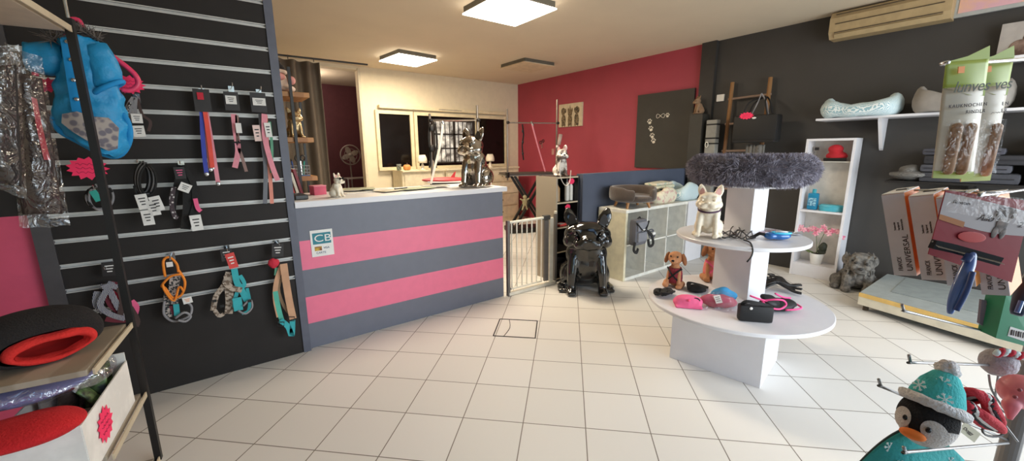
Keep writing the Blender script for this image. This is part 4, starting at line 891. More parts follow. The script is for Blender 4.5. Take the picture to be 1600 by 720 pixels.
t = thing('soft_muzzle', 'small grey and white muzzle bundle right of the backpack', 'muzzle', (4.02, 2.8, .42)); p = GY(1019, 364, 2.7); b = MB()
for k in range(3): b.tube([p+V((.055*math.cos(a), .01*k, .03*math.sin(a)+.02*k-.03)) for a in (2*PI*j/14 for j in range(14))], .008, close=True)
b.make('straps', gp, t, world=True); MB().ell(p+V((0, -.02, 0)), (.03, .02, .02)).make('nose_pad', tagw, t, world=True)
# round pet sofa on wooden legs
p = V((3.93, 2.87, CH)); t = thing('pet_sofa', 'round taupe velvet pet sofa on wooden legs on the cube shelving', 'pet bed', p, face(p)+.55)
velvet = M('taupe_velvet', '#4a3d34', rough=.9, bump=.3, sheen=.4)
MB().lathe([(0, .07), (.2, .07), (.245, .085), (.255, .11), (.25, .135), (.2, .145), (0, .14)], seg=36).make('seat', velvet, t, smooth=True)
b = MB(); rings = []
for k in range(30):
    a = PI*1.5+math.radians(24)+(2*PI-math.radians(48))*k/29; hh = .1 if 2 < k < 27 else .075
    o_ = V((math.cos(a), math.sin(a), 0)); rings.append([o_*.26+V((0, 0, .08)), o_*.27+V((0, 0, .13)), o_*.268+V((0, 0, .13+hh)), o_*.245+V((0, 0, .145+hh)), o_*.215+V((0, 0, .13+hh)), o_*.205+V((0, 0, .13)), o_*.21+V((0, 0, .09))])
b.loft(rings); b.make('backrest', velvet, t, sub=1)
for a in (.7, 2.4, 3.9, 5.5): MB().cyl((.2*math.cos(a), .2*math.sin(a), 0), (.17*math.cos(a), .17*math.sin(a), .08), .013, .022).make('leg', orangewood, t)
def petbed(name, label, p, rz, rx, ry, h, wall, outer, inner, parent_group=None, wob=.01, seedv=0):
    t = thing(name, label, 'pet bed', p, rz, group=parent_group); n = 40; rings = []
    for j in range(14):
        a = 2*PI*j/14
        ring = []
        for k in range(n):
            th = 2*PI*k/n; sq = (abs(math.cos(th))**4+abs(math.sin(th))**4)**-.25*.93; hh = h*(1 if not wob else 1-.26*math.cos(2*th+seedv))
            rr = wall*math.cos(a); ring.append(V(((rx-wall+rr)*math.cos(th)*sq, (ry-wall+rr)*math.sin(th)*sq, hh/2+math.sin(a)*hh/2)))
        rings.append(ring)
    b = MB(); b.loft(rings, close=True); b.make('bolster', outer, t, smooth=True, disp=wob, dscale=9)
    b = MB(); b.ell((0, 0, h*.35), (rx-wall*.8, ry-wall*.8, h*.3), seg=32, rings=12); b.make('cushion', inner, t, smooth=True, disp=wob*1.2, dscale=12)
    return t
flor = M('floral_fabric', '#d9d0b6', kind='noise', scale=22, col2='#c99f96', rough=.85, lo=.52, hi=.62); flor2 = M('cream_blossom_fabric', '#cfcab0', rough=.85, kind='noise', scale=30, col2='#a9b48a', lo=.55, hi=.65)
zig = M('pale_blue_zigzag_fabric', '#e2e8e6', kind='zig', scale=48, col2='#8fb3bd', rough=.85, lo=.45, hi=.55)
petbed('pet_bed', 'cream floral pet bed on the cube shelving beside the taupe sofa', (4.52, 2.92, CH), .05, .26, .19, .16, .06, flor, flor2, wob=.02)
petbed('pet_bed', 'pale blue zigzag pet bed on the cube shelving, right of the floral one', (5.02, 2.9, CH), 0, .24, .19, .19, .06, zig, M('pale_blue_fabric', '#a9c3c6', rough=.9), wob=.015)
t = thing('folded_blanket', 'folded cream floral blanket lying across the back of the floral bed', 'blanket', (4.6, 2.98, CH+.17), .05)
MB().box((0, 0, .025), (.5, .2, .05), bev=.02).make('fold', flor2, t, disp=.02, dscale=9, smooth=True, sub=2); MB().box((.02, 0, .06), (.42, .18, .035), bev=.015).make('upper_fold', M('blossom', '#d8cdb8', kind='noise', scale=28, col2='#a4b7a2', lo=.5, hi=.6, rough=.85), t, disp=.02, dscale=9, smooth=True, sub=2)

# ------------------------------------------------------------------ tiered display stand
SC = V((2.86, 1.2)); SR = math.radians(8.8)
t = thing('display_stand', 'white three-tier round display stand in the middle of the shop', 'display stand', (SC.x, SC.y, 0))
def SB(z0, z1, w, nm, d=None, mt=white, ctr=None, rz=SR, bev=.002):
    c = ctr or SC; return MB().box((c.x, c.y, (z0+z1)/2), (d or w, w, z1-z0), rz, bev=bev).make(nm, mt, t, world=True)
PA, PB, PC = GZ(1046, 558), GZ(1187, 607), GZ(1224, 565)
ax = math.atan2(PB.y-PA.y, PB.x-PA.x); wv = (PB-PA).length; nn = V((math.sin(-ax), math.cos(ax), 0)); nn = V((-math.sin(ax), math.cos(ax), 0)); bc = (PA+PB)/2+nn*(.24)
MB().box((bc.x, bc.y, .205), (wv, .48, .41), ax, bev=.002).make('base_box', white, t, world=True)
def disc(r, z0, z1, nm, c=SC): MB().lathe([(0, z0), (r-.004, z0), (r, z0+.004), (r, z1-.004), (r-.004, z1), (0, z1)], (c.x, c.y, 0), seg=96).make(nm, white, t, world=True, smooth='auto')
disc(.57, .41, .435, 'lower_disc'); disc(.402, .875, .9, 'middle_disc')
P1, P2, P3 = GZ(1112, 448, .435), GZ(1167, 470, .435), GZ(1184, 466, .435)
a1 = math.atan2(P2.y-P1.y, P2.x-P1.x); w1 = (P2-P1).length; n1 = V((-math.sin(a1), math.cos(a1), 0)); d1 = .16; c1 = (P1+P2)/2+n1*d1/2
MB().box((c1.x, c1.y, .655), (w1, d1, .44), a1, bev=.002).make('lower_column', white, t, world=True)
P1, P2 = GZ(1143, 356, .9), GZ(1167, 362, .9)
c2 = c1+V((0, 0, 0)); MB().box((c2.x+.02, c2.y+.01, 1.061), (w1*.72, .13, .322), a1, bev=.002).make('upper_column', white, t, world=True)
disc(.28, 1.222, 1.236, 'top_disc', V((c2.x+.02, c2.y+.01)))
# fluffy bed
FB = V((c2.x+.02, c2.y+.01, 1.238))
t = thing('fluffy_pet_bed', 'large round fluffy grey pet bed on top of the display stand', 'pet bed', FB)
fur1 = M('long_grey_fur', '#726d78', rough=.95, col2='#a29eaa', scale=18, spec=.1)
def torus_pt(a, b_, R=.3, r1=.092, r2=.086): return V(((R+r1*math.cos(b_))*math.cos(a), (R+r1*math.cos(b_))*math.sin(a), .1+r2*math.sin(b_)))
rings = [[torus_pt(a, 2*PI*j/16) for j in range(16)] for a in (2*PI*k/64 for k in range(64))]
b = MB(); b.loft(rings, close=True); b.make('bolster', M('fur_underlay', '#4c4850', rough=.95), t, smooth=True, disp=.015, dscale=12)
MB().lathe([(0, .02), (.29, .02), (.3, .08), (0, .1)], seg=48).make('cushion', M('fur_underlay'), t, smooth=True)
rnd = random.Random(11); vs, fs = [], []
for k in range(26000):
    a = rnd.random()*2*PI; bb = rnd.random()*2*PI; p = torus_pt(a, bb); n_ = (p-torus_pt(a, bb, .3, 0, 0)).normalized()
    cl = V((noise.noise(p*22), noise.noise(p*22+V((9, 0, 0))), noise.noise(p*22+V((0, 9, 0)))))*1.1
    d = (n_*.8+cl+V((rnd.gauss(0, .22), rnd.gauss(0, .22), rnd.gauss(0, .22)))).normalized(); L_ = rnd.uniform(.018, .036); s = d.orthogonal().normalized()
    s = (Matrix.Rotation(rnd.random()*6.28, 3, d) @ s)*.0016; i = len(vs); mid_ = p+d*L_*.6+n_*.002; vs += [p-s, p+s, mid_+s*.8, mid_-s*.8, p+d*L_+V((0, 0, -.006))]; fs += [(i, i+1, i+2, i+3), (i+3, i+2, i+4)]
me = bpy.data.meshes.new('long_fur'); me.from_pydata(vs, [], fs); me.materials.append(fur1); o = bpy.data.objects.new('long_fur', me); C.objects.link(o); o.parent = t; o['kind'] = 'stuff'

# ------------------------------------------------------------------ goods on the display stand
ZL, ZM = .436, .901
def sit_plush(label, p, rz, sc, fur, coat=None, stripe=None):
    t = thing('plush_dog', label, 'plush toy', p, rz, scale=sc); b = MB()
    b.ell((0, .03, .22), (.15, .14, .22)).ell((0, 0, .42), (.12, .11, .14))
    for s in (-1, 1): b.caps((s*.1, -.06, .4), (s*.13, -.14, .08), .05, .045).ell((s*.13, -.17, .05), (.055, .075, .05)).ell((s*.17, -.02, .08), (.07, .15, .075)).ell((s*.17, -.16, .06), (.055, .06, .06))
    b.ell((0, -.03, .7), (.17, .15, .15)).ell((0, -.16, .65), (.085, .09, .07)).caps((0, 0, .5), (0, -.02, .6), .09)
    b.make('body', fur, t, remesh=.018, sm=3)
    for s in (-1, 1): MB().ell((s*.19, -.03, .68), (.05, .08, .14), (0, s*-.25, 0)).make('ear', M('dark_tan_plush', '#9a6440', rough=.95), t, smooth=True, disp=.01, dscale=12); MB().ell((s*.075, -.155, .75), .021).make('eye', M('wet_black'), t, smooth=True)
    MB().ell((0, -.245, .67), (.035, .02, .025)).make('nose', M('wet_black'), t, smooth=True)
    if coat:
        MB().lathe([(.17, .12), (.175, .22), (.165, .34), (.14, .46), (.13, .47), (.15, .34), (.16, .2)], (0, .0, 0), seg=28, sy=.95).make('vest', coat, t, smooth=True)
        for s in (-1, 1): MB().tube(smoothpts([(s*.16, -.05, .46), (s*.05, -.17, .36), (-s*.1, -.15, .2)]), .006, w=.035, up=(0, -1, .3)).make('strap', stripe, t)
    return t
plaid = M('red_plaid', '#a5303a', kind='wave', scale=14, col2='#5c1f28', rough=.85)
p = GZ(1053, 447, ZL); sit_plush('tan plush puppy in a red plaid vest on the lower tier of the stand', p, face(p)-.25, .33, M('tan_puppy_plush', '#c68c62', rough=.95), plaid, blackf)
p = GZ(1110, 437, ZL); sit_plush('tan plush puppy in a pink coat half hidden behind the stand column', p, face(p)+.4, .36, M('peach_puppy_plush', '#b98258', rough=.95), M('coral_pink_fabric', '#e07f78', rough=.85), hotpink)
def zp(x, y, h=0, z=ZL): return GZ(x, y, z)+V((0, 0, h))
t = thing('soft_muzzle', 'black looped webbing muzzle at the left edge of the lower tier', 'muzzle', zp(1042, 464)); c = zp(1043, 462)
for k in range(4): MB().tube([c+V((.06*math.cos(a)-.01*k, .03*math.sin(a)+.012*k, .018+.02*abs(math.sin(a+k)))) for a in (2*PI*j/16 for j in range(16))], .006, w=.022, up=(0, 0, 1), close=True).make('strap', blackf, t, world=True)
MB().box(c+V((.03, 0, .03)), (.02, .01, .015)).make('buckle', silver, t, world=True)
t = thing('dog_harness', 'black folded harness behind the bright pink one on the lower tier', 'harness', zp(1090, 452)); c = zp(1090, 454)
MB().ell(c+V((0, 0, .02)), (.09, .06, .022)).make('chest_panel', blackf, t, world=True, smooth=True, disp=.015, dscale=20)
MB().tube(smoothpts([c+V(q) for q in ((-.08, .02, .02), (-.02, .06, .05), (.06, .04, .03), (.1, -.03, .01))]), .004, w=.03, up=(0, 0, 1)).make('strap', blackf, t, world=True)
t = thing('dog_vest', 'bright pink puffy dog vest lying on the lower tier', 'dog coat', zp(1072, 478)); c = zp(1074, 477); a0 = math.atan2(CR.y, CR.x)
b = MB(); b.m = Matrix.Translation(c) @ Matrix.Rotation(a0-.25, 4, 'Z'); b.ell((0, 0, .035), (.09, .055, .04)).ell((-.05, .0, .025), (.045, .05, .03)).ell((.05, 0, .03), (.045, .05, .035)).box((0, -.04, .008), (.17, .05, .016), bev=.004)
b.make('body', hotpink, t, world=True, remesh=.006, sm=2)
MB().tube([c+Matrix.Rotation(a0-.25, 3, 'Z') @ V((.045+.022*math.cos(a), -.03+.006*math.sin(a), .05+.014*math.sin(a))) for a in (2*PI*k/14 for k in range(14))], .005, close=True).make('leg_opening', blackf, t, world=True)
MB().ell(c+V((-.04, -.03, .055)), (.012, .006, .008)).make('heart_clip', M('pink_plastic'), t, world=True)
t = thing('bagged_vest', 'rose and blue dog vests in a clear bag with white label, lower tier', 'packet', zp(1125, 480)); c = zp(1126, 478); Rz = Matrix.Translation(c) @ Matrix.Rotation(a0-.35, 4, 'Z')
b = MB(); b.m = Rz; b.ell((-.02, -.02, .04), (.11, .055, .045)); b.make('rose_vest', M('rose_fabric', '#b8586c', rough=.85), t, world=True, smooth=True, disp=.012, dscale=22)
b = MB(); b.m = Rz; b.ell((.02, .06, .06), (.08, .045, .05)); b.make('blue_vest', M('sky_blue_fabric', '#3f94c4', rough=.85), t, world=True, smooth=True, disp=.01, dscale=20)
b = MB(); b.m = Rz; b.sheet(lambda u, v: ((u-.5)*.3, (v-.5)*.2, .008+.1*math.sin(u*PI)*math.sin(v*PI)+.008*noise.noise(V((u*9, v*9, 0)))), 24, 18); b.make('clear_film', plastic('bag_film'), t, world=True, smooth=True)
b = MB(); b.m = Rz @ Matrix.Translation((-.03, -.07, .07)) @ Matrix.Rotation(.9, 4, 'X') @ Matrix.Rotation(.3, 4, 'Z'); b.box((0, 0, 0), (.04, .055, .002)); b.make('label_card', tagw, t, world=True)
b = MB(); b.m = Rz @ Matrix.Translation((-.03, -.07, .07)) @ Matrix.Rotation(.9, 4, 'X') @ Matrix.Rotation(.3, 4, 'Z')
for i in range(3): b.box((0, .014-.013*i, .0015), (.026, .005, .001))
b.make('print', M('grey_print'), t, world=True)
t = thing('treat_pouch', 'black zipped pouch with white snap at the front of the lower tier', 'pouch', zp(1182, 500)); c = zp(1180, 503); Rz = Matrix.Translation(c) @ Matrix.Rotation(a0-.22, 4, 'Z')
b = MB(); b.m = Rz; b.box((0, .02, .052), (.19, .06, .103), bev=.016); b.make('body', M('black_neoprene', '#121112', rough=.6), t, world=True, smooth='auto')
b = MB(); b.m = Rz; b.tube(smoothpts([(-.08, .02, .1), (-.06, .0, .128), (0, 0, .122), (.07, .02, .104)]), .005, w=.018, up=(0, 1, 0)); b.make('flap', M('black_neoprene'), t, world=True)
b = MB(); b.m = Rz; b.ell((-.035, -.013, .09), (.009, .003, .009)); b.make('snap_button', tagw, t, world=True)
t = thing('dog_harness', 'black harness with bright pink piping leaning on the black pouch', 'harness', zp(1222, 482)); c = zp(1214, 484); Rz = Matrix.Translation(c) @ Matrix.Rotation(a0+.1, 4, 'Z') @ Matrix.Scale(1.35, 4)
b = MB(); b.m = Rz; b.ell((0, .0, .03), (.095, .05, .024), (.2, 0, 0)).ell((-.05, -.01, .055), (.05, .04, .02), (.4, .3, 0)); b.make('chest_panel', M('black_neoprene'), t, world=True, smooth=True, disp=.01, dscale=20)
for q in ([(-.1, -.02, .06), (-.06, -.05, .075), (-.02, -.055, .07), (.0, -.05, .045), (-.04, -.06, .03), (-.09, -.05, .04), (-.1, -.02, .06)], [(.0, -.05, .02), (.05, -.06, .025), (.1, -.03, .02), (.11, .02, .02)], [(-.02, .0, .085), (.03, .01, .06), (.08, .02, .05)], [(-.15, .0, .08), (-.12, -.02, .07), (-.08, -.03, .06)]):
    b = MB(); b.m = Rz; b.tube(smoothpts(q), .0045, seg=7); b.make('piping', M('neon_pink_piping', '#f0508c', rough=.7), t, world=True, smooth=True)
lead = M('black_leather', '#191716', rough=.45)
for i in range(7):
    c = zp(1186+3*i, 456-3*i, .012+.012*(i % 4)); e = zp(1250-5*(i % 3), 452+(i % 4)*5-4, .016+.008*((i*3) % 4))
    t = thing('dog_leash', 'black leather leash in the pile on the right of the lower tier', 'leash', c, group='black leather leashes piled on the lower tier')
    md = (c+e)/2+V((0, 0, .035-.006*i))
    MB().tube(smoothpts([c, lerp(c, md, .6)+V((0, 0, .02)), md, lerp(md, e, .6)+V((0, 0, -.01)), e], 5), .006, w=.03, up=(0, 0, 1)).make('strap', lead, t, world=True)
    MB().tube([c+V((.022*math.cos(a), .022*math.sin(a), .012)) for a in (2*PI*k/12 for k in range(12))], .005, close=True).make('hand_loop', lead, t, world=True)
    MB().box(e, (.02, .012, .012), .4).make('clip', blackm, t, world=True)
# middle tier
t = thing('cord_lead', 'tangle of thin black cord leads hanging over the middle tier edge', 'leash', zp(1150, 372, z=ZM)); rnd = random.Random(5)
def zm(x, y, h=.006): return GZ(x, y, ZM)+V((0, 0, h))
for k in range(4): MB().tube(smoothpts([zm(lerp(1122, 1178, j/7)+rnd.uniform(-3, 3), 369+7*math.sin(j*1.3+k*1.9), .006+.012*abs(math.sin(j+k))) for j in range(8)], 4), .004, seg=6).make('cord', lead, t, world=True, smooth=True)
MB().tube(smoothpts([zm(1140, 372), zm(1142, 361, .02), zm(1150, 358, .03), zm(1156, 364, .02), zm(1150, 372, .01)], 4), .004, seg=6).make('cord', lead, t, world=True, smooth=True)
MB().tube(smoothpts([zm(1162, 376), zm(1172, 381, .008), zm(1173, 386, -.01)+V((-.02, -.02, 0)), zm(1172, 388, -.04)+V((-.02, -.02, 0)), zm(1166, 388, -.075)+V((-.02, -.02, 0))], 4), .005, seg=6).make('loose_end', lead, t, world=True, smooth=True)
t = thing('retractable_lead', 'glossy blue retractable lead lying on the right of the middle tier', 'leash', zm(1214, 374)); c = zm(1214, 375, .028); ra = a0-.15; Rz = Matrix.Translation(c) @ Matrix.Rotation(ra, 4, 'Z')
b = MB(); b.m = Rz; b.ell((.01, 0, 0), (.07, .036, .026)).ell((-.045, 0, 0), (.035, .042, .024)); b.make('body', M('glossy_blue', '#1b5fa3', rough=.15, coat=.6), t, world=True, remesh=.005, sm=2)
b = MB(); b.m = Rz; b.tube([(.02+.055*math.cos(a), .03*math.sin(a), .02) for a in (2*PI*k/20 for k in range(20))], .006, close=True); b.make('handle_ring', M('cyan_plastic', '#49c2e6', rough=.25), t, world=True, smooth=True)
b = MB(); b.m = Rz; b.caps((-.01, 0, .026), (.055, .0, .024), .006); b.make('highlight_strip', tagw, t, world=True, smooth=True)
b = MB(); b.m = Rz; b.tube(smoothpts([(-.06, 0, 0), (-.1, .01, .01), (-.12, .03, -.01), (-.15, .02, -.02)]), .01); b.make('lead_end', blackf, t, world=True, smooth=True)
for i, (x, y, a, lb, mt) in enumerate(((1200, 362, .1, 'pink and white packaged tag lying behind the blue retractable lead', M('rose_pack', '#cfa9b0', rough=.4, col2='#8a6a74', scale=40)), (1228, 366, -.35, 'grey packaged card at the right back of the middle tier', M('grey_pack', '#8c8b92', rough=.3, col2='#c8c8cc', scale=40)))):
    c = zm(x, y, .003+.004*i); t = thing('packaged_card', lb, 'packet', c, a0+a); MB().box((0, 0, .002), (.17, .07, .004), bev=.001).make('card', mt, t); MB().sheet(lambda u, v: ((u-.5)*.17, (v-.5)*.07, .006+.012*math.sin(u*PI)*math.sin(v*PI)), 10, 6).make('blister', plastic('blister', amount=.35), t, smooth=True)

# ------------------------------------------------------------------ right wall: ladder and bag
t = thing('wooden_ladder', 'rustic wooden display ladder leaning on the dark wall by the column', 'ladder', (5.5, 2.43, 0))
lw = M('rustic_ladder_wood', '#8a6238', rough=.7, kind='wave', col2='#6d4a2a', scale=3)
def rail(y): return [(5.56+.002*z, y, z) for z in (0, 2.33)]
for y in (2.65, 2.2): MB().tube(smoothpts([(5.47, y, 0), (5.53, y+.008, .8), (5.58, y-.006, 1.6), (5.63, y, 2.33)]), .024, seg=8).make('rail', lw, t, world=True, disp=.006, dscale=9)
for z in (.5, .95, 1.45, 1.8, 2.12): MB().cyl((5.49+.06*z, 2.68, z), (5.49+.06*z, 2.17, z+.01), .014, seg=8).make('rung', M('grey_rung', '#8a7262', rough=.7), t, world=True)
t = thing('carrier_bag', 'ribbed black pet carrier bag with oval badge hung on the ladder', 'bag', (5.42, 2.22, 1.54))
MB().box((5.42, 2.215, 1.72), (.16, .5, .31), bev=.03).make('body', M('ribbed_black', '#141313', rough=.6, kind='wave', scale=20), t, world=True, smooth='auto')
b = MB()
for y in (2.43, 2.0): b.cyl((5.42, y, 1.56), (5.42, y+.001, 1.6), .03)
MB().box((5.42, 2.215, 1.568), (.17, .47, .03), bev=.01).make('base_band', blackf, t, world=True); b.b.free()
for dx in (5.35, 5.49): MB().tube(smoothpts([(dx, 2.36, 1.86), (dx, 2.3, 2.02), (5.6, 2.22, 2.1), (dx, 2.12, 2.02), (dx, 2.08, 1.86)]), .009).make('handle', blackf, t, world=True, smooth=True)
MB().ell((5.336, 2.22, 1.84), (.004, .025, .012)).make('badge', tagw, t, world=True, smooth=True)
star('neon pink star price tag above the black carrier bag on the ladder', GX(1166, 181, 5.33), (0, -1, 0), (0, 0, 1), .09, ry=.5)
t = thing('dog_leash', 'grey braided leash looped over the upper ladder rung', 'leash', GX(1192, 150, 5.5))
MB().tube(smoothpts([GX(x, y, 5.5) for x, y in ((1190, 146), (1184, 160), (1178, 172), (1174, 180))]), .008).make('cord', silver, t, world=True); MB().tube(smoothpts([GX(x, y, 5.5) for x, y in ((1190, 146), (1198, 160), (1200, 175), (1203, 185))]), .008).make('cord', silver, t, world=True)
t = thing('folded_scarf', 'folded grey knitted scarves hanging on the ladder above the fluffy bed', 'scarf', GX(1180, 226, 5.45))
for x0_, dz in ((1174, 0), (1186, .02)):
    p = GX(x0_, 226, 5.46-dz); MB().sheet(lambda u, v: (p.x+.01*math.sin(u*9), p.y-.12*(u-.5), p.z-.22*v), 10, 6).make('cloth', M('grey_knit', '#77746f', rough=.95, kind='wave', scale=40, col2='#5e5b57'), t, world=True, solid=.02, smooth=True)

# ------------------------------------------------------------------ narrow white bookcase
t = thing('bookcase', 'narrow white bookcase standing against the dark wall', 'bookcase', (5.58, 1.47, 0)); BX0, BX1, BY0, BY1, BH = 5.46, 5.69, 1.245, 1.69, 1.58
MB().box(((BX0+BX1)/2, BY0+.012, BH/2), (BX1-BX0, .024, BH)).make('side_panel', white, t, world=True); MB().box(((BX0+BX1)/2, BY1-.012, BH/2), (BX1-BX0, .024, BH)).make('side_panel', white, t, world=True)
MB().box((BX1-.006, (BY0+BY1)/2, BH/2), (.012, BY1-BY0-.05, BH-.01)).make('back_panel', M('warm_white_back', '#d9d3ca', rough=.5), t, world=True)
MB().box(((BX0+BX1)/2-.003, (BY0+BY1)/2, BH-.012), (BX1-BX0-.006, BY1-BY0-.05, .024)).make('top_panel', white, t, world=True)
for z in (.14, .77): MB().box(((BX0+BX1)/2-.004, (BY0+BY1)/2, z), (BX1-BX0-.02, BY1-BY0-.05, .022)).make('shelf', white, t, world=True)
MB().box(((BX0+BX1)/2, (BY0+BY1)/2, 1.33), (BX1-BX0-.03, BY1-BY0-.05, .008)).make('glass_shelf', M('shelf_glass', '#cfcac0', rough=.2), t, world=True)
MB().box((BX0+.01, (BY0+BY1)/2, .065), (.02, BY1-BY0-.05, .128)).make('plinth', white, t, world=True)
t = thing('red_hat', 'folded red hat with black edge on the glass shelf of the bookcase', 'hat', (5.57, 1.42, 1.335)); p = V((5.56, 1.42, 1.335))
MB().ell(p+V((0, 0, .055)), (.07, .1, .055)).ell(p+V((-.02, .01, .13)), (.05, .07, .05)).make('crown', M('red_wool', '#b5222c', rough=.9), t, world=True, remesh=.008, sm=2); MB().box(p+V((-.05, 0, .018)), (.04, .2, .036), bev=.006).make('brim', black, t, world=True)
t = thing('price_card', 'small grey framed card at the top left of the bookcase', 'card', (5.6, 1.62, 1.335)); MB().box((5.6, 1.62, 1.47), (.008, .07, .05)).make('frame', M('grey_frame', '#8d857c', rough=.5), t, world=True); MB().box((5.595, 1.62, 1.47), (.004, .04, .03)).make('card', M('dark_card'), t, world=True); MB().box((5.605, 1.62, 1.39), (.006, .01, .11)).make('stand', M('grey_frame'), t, world=True)
t = thing('shampoo_bottle', 'blue shampoo bottle on the middle shelf of the bookcase', 'bottle', (5.55, 1.575, .782)); gb = M('blue_shampoo', '#1d7fa6', rough=.25)
MB().box((0, 0, .095), (.06, .1, .19), bev=.015).make('body', gb, t, smooth='auto'); MB().cyl((0, 0, .19), (0, 0, .235), .02).make('cap', M('teal_cap', '#2c99a8', rough=.4), t); MB().box((-.032, 0, .09), (.003, .075, .09)).make('label_panel', M('pale_blue_label', '#9ccbd9', rough=.5, scale=60, col2='#2f6f92'), t)
t = thing('soap_dish', 'turquoise oval box beside the blue shampoo bottle', 'box', (5.56, 1.4, .782)); MB().lathe([(0, 0), (.11, 0), (.115, .05), (.1, .07), (0, .075)], seg=28, sx=.6).make('body', M('turquoise_plastic', '#4fb2c4', rough=.4), t, smooth='auto'); MB().lathe([(.118, .045), (.12, .052), (.118, .056)], seg=28, sx=.6).make('lid_rim', M('turquoise_plastic'), t)
# orchid
t = thing('orchid', 'pink orchid in a white pot on the bottom shelf of the bookcase', 'plant', (5.56, 1.47, .152))
MB().lathe([(0, 0), (.05, 0), (.068, .11), (.068, .125), (.06, .125), (.056, .1), (0, .1)], seg=26).make('pot', M('white_pot', '#ebe7e0', rough=.3), t, smooth='auto'); MB().lathe([(0, .118), (.06, .118), (0, .13)], seg=20).make('soil', M('dark_soil', '#2a1f18', rough=.95), t)
pet = M('pink_petal', '#d9708c', rough=.7, col2='#eeb4be', scale=20); rnd = random.Random(4)
for s in (0, 1): MB().tube(smoothpts([(0, .01*s, .12), (-.01, .02-.04*s, .28), (-.02, .04-.1*s, .4), (-.04, .1-.16*s if s == 0 else -.1, .44)]), .003).make('stem', M('green_stem', '#55663a', rough=.7), t)
MB().ell((0, -.05, .2), (.035, .04, .065)).ell((0, -.04, .15), (.03, .04, .04)).make('leaf_clump', M('dark_leaf', '#2b2f20', rough=.6), t, smooth=True, disp=.01, dscale=30)
MB().tube(smoothpts([(0, .04, .12), (-.02, .1, .15), (-.03, .15, .2)]), .006, w=.025, up=(1, 0, 0)).make('leaf', M('green_leaf', '#5c6a3c', rough=.6), t)
for k in range(15):
    y = .2-.03*k; c = V((-.06+rnd.uniform(-.02, .02), y, .4+.03*math.sin(k*1.7)+rnd.uniform(-.02, .03))); b = MB()
    for j in range(5): a = j*2*PI/5+k; b.ell(c+V((0, .018*math.cos(a), .018*math.sin(a))), (.005, .016, .011), (a, 0, 0), seg=8, rings=6)
    b.ell(c+V((-.006, 0, 0)), .006, seg=8, rings=6); b.make('blossom', pet, t)
# gargoyle dog
stone = M('grey_stone', '#57534e', rough=.95, bump=.9, bscale=45, col2='#7b756c', scale=30)
p = V((5.4, 1.055, 0)); t = thing('dog_statue', 'grey stone shaggy dog statue on the floor right of the bookcase', 'statue', p, face(p)+.1, scale=.93)
b = MB(); b.ell((0, .04, .12), (.17, .18, .13)).ell((0, -.06, .17), (.13, .12, .14)).ell((0, -.1, .31), (.13, .12, .11)).ell((0, -.2, .27), (.075, .06, .06)).ell((0, -.14, .4), (.09, .08, .05))
for s in (-1, 1): b.ell((s*.12, -.08, .35), (.04, .05, .06)).caps((s*.09, -.15, .16), (s*.1, -.18, .04), .045).ell((s*.1, -.21, .03), (.05, .06, .035)).ell((s*.17, .02, .07), (.07, .12, .075)).ell((s*.19, -.1, .03), (.05, .07, .035)).ell((s*.05, -.225, .3), (.035, .03, .035))
b.ell((0, .2, .09), (.1, .08, .08))
for k in range(130):
    a = rnd.uniform(-1.4, 4.5); z = rnd.uniform(.02, .42); r = .155 if z < .2 else .125; cx, cy = r*math.cos(a), -.03 - (.07 if z > .2 else 0)+r*math.sin(a)*1.0; b.ell((cx, cy, z), (.012, .012, .035), (rnd.uniform(-.4, .4), rnd.uniform(-.4, .4), 0), seg=6, rings=5)
b.make('body', stone, t, remesh=.008, sm=1)
for s in (-1, 1): MB().ell((s*.045, -.235, .35), .014).make('eye', M('dark_stone', '#2c2926', rough=.6), t, smooth=True)
MB().ell((0, -.262, .29), (.022, .014, .016)).make('nose', M('dark_stone'), t, smooth=True)

# ------------------------------------------------------------------ wall shelves, beds, air conditioner, posters
def wshelf(label, y0, y1, z, d, brs, th=.022, mt=white):
    t = thing('wall_shelf', label, 'shelf', (XR-d/2, (y0+y1)/2, z)); MB().box((XR-d/2, (y0+y1)/2, z-th/2), (d, y1-y0, th)).make('board', mt, t, world=True)
    for y in brs:
        MB().prism([(0, 0), (-d*.75, 0), (-d*.72, -.03), (-.03, -.3), (0, -.32)], .03, frame((XR, y, z-th), (1, 0, 0), (0, 0, 1))).make('bracket', mt, t, world=True)
wshelf('long white wall shelf carrying the pale blue and beige pet beds', -1.2, 1.6, 1.79, .34, (1.1, -.7))
petbed('pet_bed', 'pale blue zigzag pet bed on the wall shelf above the bookcase', (5.46, 1.26, 1.79), 0, .2, .34, .17, .06, zig, M('pale_blue_fabric'), wob=.02)
petbed('pet_bed', 'beige grey pet bed on the wall shelf behind the treat bags', (5.46, .56, 1.79), 0, .2, .33, .2, .05, M('greige_fabric', '#8f8880', rough=.9), M('greige_dark', '#6d675f', rough=.9), wob=.01)
petbed('pet_bed', 'pale grey pet bed at the far right end of the wall shelf', (5.46, -.14, 1.79), 0, .2, .3, .2, .05, M('pale_grey_fabric', '#9a9793', rough=.9), M('greige_dark'), wob=.01)
z2 = GX(1596, 86, 5.42).z
wshelf('short white upper wall shelf holding the leaning dog photograph', -1.0, GX(1548, 92, 5.42).y, z2, .3, (-.3,))
t = thing('dog_photograph', 'large dog photograph leaning on the upper wall shelf, cut by the right edge', 'picture', (5.6, .1, z2)); yl = GX(1562, 60, 5.6).y; zt = GX(1562, 39, 5.6).z
MB().box((5.6, yl-.35, (z2+zt)/2), (.02, .7, zt-z2), bev=.002).make('print', M('pale_photo_ground', '#a9a19a', rough=.5), t, world=True)
